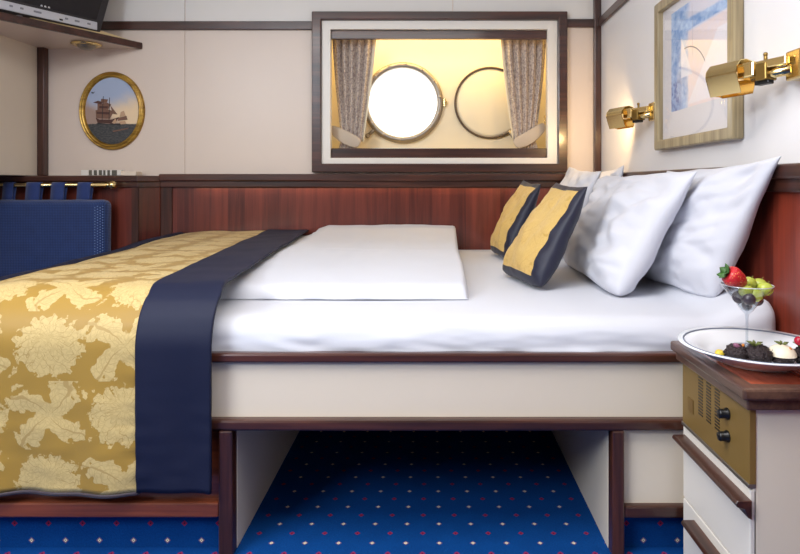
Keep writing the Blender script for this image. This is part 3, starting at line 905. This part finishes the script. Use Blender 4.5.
for (px, py, Y, r, lab) in ((739, 297, 1.245, .0135, 'dark grape at the left of the glass, under the strawberry'),
                        (749, 299, 1.222, .0125, 'dark grape in the middle of the glass front'),
                        (757, 300, 1.252, .0125, 'dark grape at the right, under the green grapes'),
                        (747, 305, 1.246, .0105, 'dark grape lowest in the point of the glass')):
    c = at(px, py, Y); bm = BM(); ball(bm, c, r, 18, 12); single('dark_grape', bm, DARKG, lab, 'grape', 'dark grapes in the glass')

CHOC = m_plain('dark_chocolate', (48, 36, 38), .45, 0, .3, 220)
CHOCR = CHOC.node_tree; bump(CHOCR, CHOCR.nodes['Principled BSDF'], nz(CHOCR, coords(CHOCR), 300, 3), 1, .006)
CREAMY = m_plain('white_cream', (232, 220, 196), .4, 0, .08, 60)
YELLOW = m_plain('yellow_fruit', (214, 186, 60), .35, 0, .1, 60)
REDB = m_plain('red_berry', (170, 26, 50), .25, 0, .1, 60)
ORANGE = m_plain('orange_peel', (206, 124, 44), .4, 0, .1, 60)
PURPLE = m_plain('purple_petal', (134, 84, 110), .5, 0, .1, 60)
HERB = m_plain('green_herb', (96, 104, 48), .55, 0, .2, 60)
def sweet(px, py, Y, r, lab, parts, sc=(1,1,.8), name='chocolate_truffle', mat=CHOC, cat='truffle', grp='chocolate truffles on the plate'):
    c = at(px, py, Y); c.z = PF + r*sc[2]*.96
    t = thing(name, lab, cat, (c.x, c.y, PF), grp)
    bm = BM(); ball(bm, c, r, 28, 18, sc, None, .32, 70); obj('body', bm, mat, t)
    for kind, dx, dy, dz, s in parts:
        p = c + Vector((dx, dy, dz + r*sc[2]*.85))
        bm = BM()
        if kind == 'sprig':
            for k in range(5):
                a = k*1.26; tube(bm, [p, p + Vector((math.cos(a)*s*.5, math.sin(a)*s*.5, s*.5)), p + Vector((math.cos(a)*s, math.sin(a)*s, s*.6))], [s*.12, s*.2, s*.04], 6)
            obj('herb_sprig', bm, HERB, t)
        elif kind == 'petal': ball(bm, p, s, 12, 8, (1, .6, .6), rotm('Y', 30)); obj('petal', bm, PURPLE, t)
        elif kind == 'peel': ball(bm, p, s, 12, 8, (.5, .6, 1), rotm('X', 30)); obj('peel', bm, ORANGE, t)
        elif kind == 'cap':
            lathe(bm, [(r*1.10*math.cos(a), r*1.10*sc[2]*math.sin(a)) for a in [PI/2*q/8 for q in range(0, 9)]][:-1] + [(0, r*1.10*sc[2])], c + Vector((dx, dy, dz)), 28); obj('cream_cap', bm, CREAMY, t)
sweet(737, 350, 1.145, .0215, 'dark chocolate truffle with a purple petal, left of the row on the plate', [('petal', -.003, -.006, .001, .008), ('peel', .009, -.004, .0, .006)])
sweet(758, 352, 1.130, .0235, 'round dark chocolate truffle with herb, second from left on the plate', [('sprig', -.006, 0, -.001, .015)])
sweet(782, 352, 1.128, .0225, 'truffle capped with white cream and orange peel, right of the dark ones', [('cap', .0, .0, .001, 0), ('peel', .008, -.010, -.004, .008), ('sprig', .002, .004, .001, .013)])
sweet(806, 352, 1.128, .0225, 'truffle at the right picture edge topped with herb and peel', [('sprig', -.010, -.002, .0, .014), ('peel', .004, -.010, .0, .008)])
c = at(799, 341, 1.118); bm = BM(); ball(bm, c, .0085, 16, 12); single('red_berry', bm, REDB, 'small red berry on the truffle at the right picture edge', 'berry')
c = at(720, 348, 1.165); c.z = PF+.008; bm = BM(); ball(bm, c, .013, 16, 10, (.75, .7, .8), None, .3, 30); single('fruit_piece', bm, YELLOW, 'yellow fruit piece at the left end of the plate sweets', 'fruit')

# ================================================================== READING LAMPS
LAMPD = Vector((-.42, .90, -.02)).normalized()
BULB = m_emit('warm_bulb', (255, 226, 170), .5)
def lamp(label):
    b0 = Vector((XR, 1.331, 1.112))
    t = thing('reading_lamp', label, 'wall lamp', b0, 'brass reading lamps on the right wall')
    bm = BM(); bx(bm, XR-.036, XR, 1.287, 1.341, 1.080, 1.145, .004); obj('wall_box', bm, BRASS, t)
    a = Vector((XR-.034, 1.330, 1.113)); d = LAMPD; side = d.cross(Vector((0,0,1))).normalized(); up = side.cross(d).normalized()
    e = a + d*.088
    bm = BM(); obx(bm, a + d*.042 + up*.012, (d, side, up), .046, .016, .010, .003); tube(bm, [a + up*-.010 - d*.01, e + up*-.010], .011, 16); obj('arm', bm, BRASS, t)
    bm = BM(); obx(bm, a + d*.055 + up*-.004, (d, side, up), .014, .019, .020, .003); obj('arm_collar', bm, BRASSD, t)
    bm = BM(); obx(bm, e + d*.004 + up*.006, (d, side, up), .022, .022, .018, .004); obj('swivel_joint', bm, BRASS, t)
    bm = BM(); tube(bm, [a + d*.055 + up*.018, a + d*.055 + up*.036], .0042, 12); ball(bm, a + d*.055 + up*.037, .0052); obj('finial', bm, BRASSD, t)
    bm = BM(); obx(bm, a + d*.060 + up*-.027, (d, side, up), .018, .010, .005, .002); obj('switch', bm, BLACK, t)
    # folded trough shade, open underneath
    s0 = e + d*.016; Ls = .088; bm = BM(); rings = []
    pts = [(-.020, -.044), (-.037, .004), (-.034, .018), (-.020, .033), (.0, .037), (.020, .033), (.034, .018), (.037, .004), (.020, -.044)]
    for f, kk in ((0, 1), (.97, 1), (1, .93)):
        rings.append([bm.verts.new(s0 + d*(Ls*f) + side*(p*kk) + up*(q*kk)) for p, q in pts])
    for p, q in zip(rings, rings[1:]):
        for k in range(len(pts)-1): bm.faces.new((p[k], p[k+1], q[k+1], q[k]))
    bm.faces.new(rings[-1])
    bmesh.ops.bevel(bm, geom=list(bm.edges), offset=.002, segments=2, affect='EDGES', profile=.5)
    solid(obj('shade', bm, BRASS, t), .0018, 0)
    bm = BM(); tube(bm, [s0 - d*.004, s0 + d*.02], .012, 16); tube(bm, [s0 + d*.02, s0 + d*.07], .010, 16); obj('bulb', bm, BULB, t)
    return t
near = lamp('brass reading lamp on the right wall, the nearer and larger one, overlapping the picture')
far = dup(near, (0, .85, -.002), 'smaller-looking brass reading lamp between the corner post and the picture')

# ================================================================== PICTURE ON RIGHT WALL
PY0, PY1, PZ0, PZ1 = 1.582, 2.146, .969, 1.487
pic = thing('framed_picture', 'framed blue and white abstract print on the right wall', 'picture', (XR, (PY0+PY1)/2, PZ0))
def yz_frame(outer, inner, x0, x1, bev):
    bm = BM(); sweep_xz_frame(bm, outer, inner, x0, x1, bev)
    for v in bm.verts: v.co = Vector((v.co.y, v.co.x, v.co.z))
    return bm
FW = .034
obj('frame', yz_frame((PY0, PY1, PZ0, PZ1), (PY0+FW, PY1-FW, PZ0+FW, PZ1-FW), XR-.032, XR-.001, .005), PALEFR, pic)
MATB = m_plain('mat_board', (226, 222, 224), .7, 0, .02)
bm = BM(); bx(bm, XR-.012, XR-.006, PY0+FW-.004, PY1-FW+.004, PZ0+FW-.004, PZ1-FW+.004, 0); obj('mat_board', bm, MATB, pic)
def m_print():
    m, nt, b = mat_base('abstract_print', .6)
    u = nt.nodes.new('ShaderNodeUVMap'); vec = u.outputs[0]; x, y, _ = xyz(nt, vec)
    n = nz(nt, vec, 5, 4, .6); n2 = nz(nt, vec, 16, 3, .6)
    blue = mixc(nt, (n*.6+n2*.4).sm(.35, .65), srgb(116, 156, 210), srgb(196, 216, 240))
    lav = mixc(nt, n, srgb(206, 214, 236), srgb(238, 226, 226))
    cream = mixc(nt, n2, srgb(246, 222, 206), srgb(236, 226, 236))
    col = mixc(nt, (x + n*.14 - .06).sm(.42, .28), lav, blue)
    band = (y + n*.03).sm(.74, .76) * (y + n*.03 + x*.05).sm(.90, .87)
    col = mixc(nt, band, col, blue)
    cen = (x + n*.05 - .02).sm(.33, .37) * (y).sm(.73, .71)
    col = mixc(nt, cen, col, cream)
    # sails
    s1 = ((y*.55) + x).sm(.60, .59) * x.sm(.20, .21) * y.sm(.30, .31)
    col = mixc(nt, s1*.75, col, srgb(240, 240, 246))
    s2 = (x - y*.9).sm(.30, .32) * y.sm(.02, .04) * y.sm(.62, .60)
    col = mixc(nt, s2*.7, col, srgb(246, 242, 246))
    r = ((x-.30)*(x-.30)*1.2 + (y-.12)*(y-.12)).f('SQRT')
    arc = (r - .46).f('ABSOLUTE').sm(.008, .004) * x.sm(.26, .28) * x.sm(.66, .64)
    col = mixc(nt, arc, col, srgb(84, 98, 128))
    mast = (x - .44 + y*.02).f('ABSOLUTE').sm(.005, .002) * y.sm(.45, .5) * y.sm(.98, .96)
    col = mixc(nt, mast*.5, col, srgb(150, 150, 170))
    sea = y.sm(.34, .26) * x.sm(.24, .16)
    col = mixc(nt, sea*n2.sm(.4, .6), col, srgb(70, 104, 176))
    nt.links.new(col, b.inputs['Base Color']); return m
a0, a1, b0, b1 = 1.652, 2.036, 1.093, 1.425; X = XR-.0125
uv_plane('print', [([(X, a1, b0), (X, a0, b0), (X, a0, b1), (X, a1, b1)], [(0,0), (1,0), (1,1), (0,1)])], m_print(), None, pic)
bm = BM(); bx(bm, XR-.018, XR-.0165, PY0+FW-.003, PY1-FW+.003, PZ0+FW-.003, PZ1-FW+.003, 0); obj('glass_pane', bm, m_glass('picture_glass', (1,1,1,1), 1.2, .02), pic)

# ================================================================== OVAL PAINTING
oc = Vector((-1.570, YB, 1.207)); ORX, ORZ = .160, .192
ov = thing('oval_painting', 'small oval ship painting in a gilt frame on the back wall', 'picture', (oc.x, YB, oc.z-ORZ))
def oval_ring(prof, n=72):
    bm = BM(); g = []
    for k in range(n):
        a = 2*PI*k/n; g.append([bm.verts.new((oc.x + (ORX-d)*math.cos(a), YB-h, oc.z + (ORZ-d)*math.sin(a))) for d, h in prof])
    for k in range(n):
        p, q = g[k], g[(k+1) % n]
        for i in range(len(prof)-1): bm.faces.new((p[i], p[i+1], q[i+1], q[i])).smooth = True
    return bm
obj('frame', oval_ring([(0, 0), (0, .010), (.003, .016), (.008, .017), (.011, .013), (.014, .018), (.020, .020), (.025, .016), (.028, .010), (.029, .004)]), GOLDFR, ov)
def m_sea():
    m, nt, b = mat_base('painted_sky_and_sea', .4)
    u = nt.nodes.new('ShaderNodeUVMap'); vec = u.outputs[0]; x, y, _ = xyz(nt, vec)
    n = nz(nt, vec, 2.2, 4, .6); n2 = nz(nt, vec, 9, 3, .6, (1, 3.5, 1))
    sky = mixc(nt, (y + n*.5 - .25 - x*.35).sm(-.25, .6), srgb(240, 212, 172), srgb(166, 180, 206))
    sky = mixc(nt, (y + n*.3 - .15 + x*.6).sm(-.02, -.5), sky, srgb(168, 142, 128))
    sea = mixc(nt, n2.sm(.35, .8), srgb(40, 43, 48), srgb(96, 94, 90))
    col = mixc(nt, (y + n2*.05 + .02).sm(-.42, -.45), sky, sea)
    nt.links.new(col, b.inputs['Base Color']); return m
HULLB = m_plain('painted_brown', (78, 42, 32), .5, 0, .2, 90); SAILB = m_plain('painted_sail', (120, 84, 66), .5, 0, .25, 90); PALEB = m_plain('painted_pale', (196, 158, 124), .5, 0, .1, 90); DARKB = m_plain('painted_dark', (40, 34, 36), .5)
bm = BM(); L = bm.loops.layers.uv.new('UVMap'); N = 64; w_, h_ = ORX-.026, ORZ-.026
vs = [bm.verts.new((oc.x + w_*math.cos(2*PI*k/N), YB-.006, oc.z + h_*math.sin(2*PI*k/N))) for k in range(N)]
f = bm.faces.new(vs)
for l in f.loops: l[L].uv = ((l.vert.co.x-oc.x)/w_, (l.vert.co.z-oc.z)/w_)
cv = obj('canvas', bm, m_sea(), ov)
bm = BM(); lay = [0]
def poly(pts, mi):
    lay[0] += 1; y = YB - .0066 - lay[0]*.00012
    f = bm.faces.new([bm.verts.new((oc.x + px*w_*1.15, y, oc.z + (pz*1.15-.02)*w_)) for px, pz in pts]); f.material_index = mi
# painted ship: hull, masts, sails, bow wave, a gull, far ship
poly([(.22, -.42), (.46, -.40), (.42, -.30), (.24, -.32)], 2)
poly([(.18, -.30), (.50, -.27), (.46, -.14), (.20, -.20)], 1)
poly([(.24, -.18), (.44, -.14), (.38, .02), (.28, -.02)], 2)
poly([(-.46, -.36), (.10, -.40), (.22, -.18), (-.02, -.26), (-.40, -.26), (-.52, -.20)], 0)
poly([(-.50, -.22), (-.06, -.24), (.06, .0), (-.10, .06), (-.52, .04)], 1)
poly([(-.46, .04), (-.12, .06), (-.02, .22), (-.16, .28), (-.46, .24)], 1)
poly([(-.36, .26), (-.16, .28), (-.12, .38), (-.34, .40)], 1)
poly([(-.60, .28), (-.34, .22), (-.30, .30), (-.44, .34)], 0)
poly([(-.05, .20), (.18, -.10), (.02, -.08)], 1)
poly([(-.40, .10), (-.14, .10), (-.12, .16), (-.40, .17)], 0)
poly([(-.48, -.08), (-.08, -.10), (-.06, -.03), (-.48, -.01)], 0)
poly([(-.32, -.3), (-.30, -.3), (-.26, .48), (-.28, .48)], 3); poly([(-.10, -.3), (-.08, -.3), (-.06, .44), (-.08, .44)], 3)
poly([(-.50, -.40), (.30, -.44), (.26, -.38), (-.10, -.40), (-.44, -.36)], 3)
poly([(.0, -.36), (.12, -.22), (.16, -.34), (.08, -.40)], 2)
poly([(-.66, .62), (-.58, .60), (-.53, .63), (-.58, .57), (-.63, .57)], 3)
poly([(.02, -.62), (.55, -.52), (.50, -.56), (.05, -.66)], 1)
obj('painted_ship', bm, [HULLB, SAILB, PALEB, DARKB], cv)

# ================================================================== CORNER SHELF, TELEVISION, DOWNLIGHT
SZ = 1.511; ST = .031
ang_d = Vector((.587, 1, 0)).normalized()            # along the shelf's front edge, towards the back wall
nrm_d = Vector((ang_d.y, -ang_d.x, 0))               # towards the cabin
tipx = at(143, 0, YB).x
sh = thing('corner_shelf', 'cream corner shelf with dark wood edge carrying the television', 'shelf', (XU+.1, YB-.15, SZ))
bm = prism(BM(), [(XU, 2.12), (tipx-.03, YB-.02), (tipx-.04, YB), (XU, YB)], SZ+.001, SZ+ST-.002, .001); obj('board', bm, CREAM, sh)
A = Vector((XU, 2.098, 0)); B = Vector((tipx, YB-.004, 0))
bm = prism(BM(), [(A.x, A.y), (B.x, B.y), (B.x-nrm_d.x*.024+.0, B.y-nrm_d.y*.0-.0), (A.x - nrm_d.x*.0, A.y + .05)], SZ, SZ+ST, .003); obj('edge_band', bm, W[1], sh)
bm = BM(); q0 = A.lerp(B, .50) - nrm_d*.035; q1 = A.lerp(B, .97) - nrm_d*.022
prism(bm, [(q0.x, q0.y), (q1.x, q1.y), (q1.x - nrm_d.x*.008, q1.y - nrm_d.y*.008), (q0.x - nrm_d.x*.008, q0.y - nrm_d.y*.008)], SZ+ST-.002, SZ+ST+.05, .001)
for v in bm.verts:
    k = min(1, max(0, (Vector((v.co.x, v.co.y, 0)) - q0).dot(ang_d)/(q1-q0).length))
    if v.co.z > SZ+ST+.004: v.co.z -= .046*k
obj('back_lip', bm, m_plain('pale_wood_lip', (214, 190, 138), .45, 0, .06, 12), sh)

# television, seen from below, facing the bed
tv0 = Vector((-1.500, 2.735, SZ+ST+.012))            # lower right front corner of the casing
tv0 = A.lerp(B, ((at(100, 0, 2.75).x - A.x)/(B.x-A.x))) - nrm_d*.020; tv0.z = SZ+ST+.012
TVW = .50; dleft = -ang_d; up = Vector((0,0,1)); inn = -nrm_d
def tvp(a, h, d): return tv0 + dleft*a + up*h + inn*d
tv = thing('television', 'dark television with a silver lower strip standing on the corner shelf', 'television', (tv0.x, tv0.y, SZ+ST))
def tvprism(bm, prof, d0, d1, bev=.003):
    a = [bm.verts.new(tvp(x, h, d0)) for x, h in prof]; b = [bm.verts.new(tvp(x, h, d1)) for x, h in prof]; n = len(prof)
    bm.faces.new(a); bm.faces.new(list(reversed(b)))
    for k in range(n): bm.faces.new((a[k], a[(k+1) % n], b[(k+1) % n], b[k]))
    bmesh.ops.recalc_face_normals(bm, faces=bm.faces)
    if bev: bmesh.ops.bevel(bm, geom=list(bm.edges), offset=bev, segments=2, affect='EDGES', profile=.5)
    return bm
FL = .09
obj('casing', tvprism(BM(), [(0, 0), (TVW, 0), (TVW, .34), (-FL, .34)], .0, .06), DARKTV, tv)
obj('screen', tvprism(BM(), [(.020, .052), (TVW-.03, .052), (TVW-.03, .32), (-FL+.035, .32)], -.0015, .01, 0), m_plain('dark_screen', (26, 22, 26), .18), tv)
st = obj('silver_strip', tvprism(BM(), [(.018, .004), (TVW-.02, .004), (TVW-.02, .040), (.018, .040)], -.006, .01, .002), SILVER, tv)
for a, w in ((.05, .014), (.10, .02), (.15, .012), (.26, .03), (.33, .012), (.37, .012)):
    obj('button', tvprism(BM(), [(a, .020), (a+w, .020), (a+w, .028), (a, .028)], -.009, -.004, .001), SILVERD, st)
obj('socket', tvprism(BM(), [(.172, .010), (.186, .010), (.186, .018), (.172, .018)], -.0068, -.004, 0), BLACK, st)
for k in range(3):
    a = .222 + k*.015; obj('maker_mark', tvprism(BM(), [(a, .053), (a+.010, .053), (a+.008, .060), (a+.002, .060)], -.0024, -.001, 0), SILVER, tv)
for a in (.05, .33):
    bm = BM(); p = tvp(a, -.012, .025); lathe(bm, [(0, 0), (.010, 0), (.011, .012), (0, .012)], p, 14); obj('foot', bm, SILVER, tv)

t = thing('downlight', 'small brass dome light fixed beneath the corner shelf', 'light', (-1.63, 2.83, SZ))
bm = BM(); lathe(bm, [(0, -.002), (.064, -.002), (.066, -.006), (.058, -.011), (.044, -.013), (.042, -.008), (0, -.008)], (-1.63, 2.83, SZ), 36); obj('base_ring', bm, BRASS, t)
bm = BM(); lathe(bm, [(.040, -.009), (.036, -.020), (.022, -.028), (0, -.031)], (-1.63, 2.83, SZ), 36); obj('lens', bm, STEEL, t)

# ================================================================== SOFA BACK PAD ON BRASS ROD
RYd, RZd = 2.800, EYE-.010
rod = thing('hanging_rod', 'brass rod with ball finial fixed along the panel at left', 'rod', (-1.6, YK, RZd))
bm = BM(); tube(bm, [(XL, RYd, RZd), (-1.512, RYd, RZd)], .0095, 16); obj('rod', bm, BRASS, rod)
bm = BM(); lathe(bm, [(.0095, 0), (.013, .002), (.013, .006), (.010, .009), (.017, .014), (.021, .023), (.018, .033), (.008, .040), (0, .042)], (-1.514, RYd, RZd), 24, (1,0,0)); obj('finial', bm, BRASS, rod)
bm = BM(); tube(bm, [(-1.540, YK-.008, RZd), (-1.540, RYd, RZd)], .006, 12); lathe(bm, [(.016, 0), (.016, .004), (0, .006)], (-1.540, YK-.012, RZd), 20, (0,-1,0)); obj('bracket', bm, BRASS, rod)
pad = thing('sofa_back_pad', 'blue woven back pad hung by cloth tabs from the brass rod', 'cushion', (-1.70, 2.775, .30))
px1 = at(106, 0, 2.745).x; zt = at(0, 200, 2.745).z
def pdsp(q): 
    return q + Vector((0, .004*noise.noise(q*9), .002*noise.noise(q*14)))
obj('cushion_body', rbox(XL+.004, px1, 2.735, 2.815, .30, zt, (.03, .035, .028), 60, 10, 60, pdsp), WEAVE, pad)
bm = BM()
for i in range(4):
    for k in range(34):
        x = at(95 + i*2.6, 0, 2.735).x; z = zt - .035 - k*.0125 + (.006 if i % 2 else 0)
        if z > .32: ball(bm, (x, 2.7345, z), .0026, 6, 4, (1, .6, 1))
obj('stitched_strip', bm, DOTSTRIP, pad)['kind'] = 'stuff'
for a, b in ((5, 15), (28, 42), (53, 66), (79, 92)):
    x0, x1 = at(a, 0, RYd).x, at(b, 0, RYd).x; bm = BM(); ring = []
    path = [(2.775, zt-.02), (2.783, zt+.02), (RYd-.0125, RZd-.004)] + [(RYd - .0125*math.cos(q), RZd + .0125*math.sin(q)) for q in (.6, 1.2, 1.8, 2.5)] + [(RYd+.0125, RZd-.004), (2.802, zt+.02), (2.798, zt-.02)]
    for y, z in path: ring.append([bm.verts.new((x0 + (x1-x0)*q, y, z)) for q in (0, .5, 1)])
    for p, q in zip(ring, ring[1:]):
        for i in range(2): bm.faces.new((p[i], p[i+1], q[i+1], q[i])).smooth = True
    solid(obj('hanging_tab', bm, BLUETAB, pad), .004, 0)

# things lying on the ledge
ZL = .8884
tb = thing('slotted_box', 'low white box with dark upright slots on the wood ledge', 'box', (at(100, 0, 2.88).x, 2.88, ZL))
x0, x1 = at(82, 0, 2.88).x, at(122, 0, 2.88).x
bm = BM(); bx(bm, x0, x1, 2.87, 2.90, ZL, ZL+.027, .003); obj('case', bm, WPAINT, tb)
for a, b in ((89, 92), (94, 97), (99, 102), (103.5, 105.5), (107.5, 110), (112, 117)):
    bm = BM(); bx(bm, at(a, 0, 2.87).x, at(b, 0, 2.87).x, 2.8675, 2.875, ZL+.002, ZL+.026, .0005); obj('slot', bm, m_plain('slot_grey', (92, 88, 76), .5) if a == 89 else bpy.data.materials['slot_grey'], tb)
bm = BM(); bx(bm, at(123, 0, 2.88).x, at(138, 0, 2.88).x, 2.86, 2.92, ZL, ZL+.020, .002); single('card_stack', bm, m_plain('cream_card', (228, 212, 192), .6), 'small cream stack of cards beside the slotted box', 'cards')

# ================================================================== LIGHT
def area(name, loc, rot, sx, sy, e, col=(1,1,1)):
    l = bpy.data.lights.new(name, 'AREA'); l.shape = 'RECTANGLE'; l.size, l.size_y = sx, sy; l.energy = e; l.color = col
    o = bpy.data.objects.new(name, l); C.objects.link(o); o.location = loc; o.rotation_euler = rot; return o
def point(name, loc, e, col, r=.03):
    l = bpy.data.lights.new(name, 'POINT'); l.energy = e; l.color = col; l.shadow_soft_size = r
    o = bpy.data.objects.new(name, l); C.objects.link(o); o.location = loc; return o
area('ceiling_lamp', (-.45, .62, ZC-.02), (0, 0, 0), 1.7, .9, 32, (1, .97, .95))
dq = Vector((.80, .56, -.40)).to_track_quat('-Z', 'Y').to_euler()
area('daylight_fill', (-1.85, -.35, 1.80), dq, 1.3, .5, 40, (.82, .90, 1))  # cool fill added inside the cabin to stand in for daylight; no window here
area('window_strip_light', (.06, 3.08, OZ1+.05), (math.radians(8), 0, 0), 1.0, .05, 3.2, (1, .70, .28))
area('bed_warm_fill', (-.35, 2.917, .829), (0, 0, 0), 1.6, .02, .25, (1, .70, .32))  # added warm fill for the back of the bed; no fitting under the rail
l = bpy.data.lights.new('far_lamp_beam', 'SPOT'); l.energy = 4.5; l.color = (1, .66, .30); l.spot_size = 2.4; l.spot_blend = 1; l.specular_factor = .1; l.shadow_soft_size = .03
o = bpy.data.objects.new('far_lamp_beam', l); C.objects.link(o); o.location = (.722, 2.405, 1.105); o.rotation_euler = Vector((.12, 1, -.05)).to_track_quat('-Z', 'Y').to_euler()
wd = bpy.data.worlds.new('World'); bpy.context.scene.world = wd; wd.use_nodes = True
bg = wd.node_tree.nodes['Background']; bg.inputs[0].default_value = (.90, .95, 1, 1); bg.inputs[1].default_value = 4.0

# ================================================================== CAMERA
cd = bpy.data.cameras.new('Camera'); cam = bpy.data.objects.new('Camera', cd); C.objects.link(cam)
cam.location = (0, 0, EYE); cam.rotation_euler = (PI/2, 0, 0)
cd.sensor_width = 36; cd.lens = 36*F/800; cd.shift_x = -32/800; cd.shift_y = -94/800; cd.clip_start = .02
sc_ = bpy.context.scene; sc_.camera = cam
vs_ = sc_.view_settings; vs_.view_transform = 'Standard'; vs_.look = 'None'; vs_.gamma = 1; vs_.use_curve_mapping = False; vs_.exposure = .45
sc_.cycles.max_bounces = 10; sc_.cycles.transparent_max_bounces = 12
for o in bpy.data.objects:
    if '_o' in o: del o['_o']
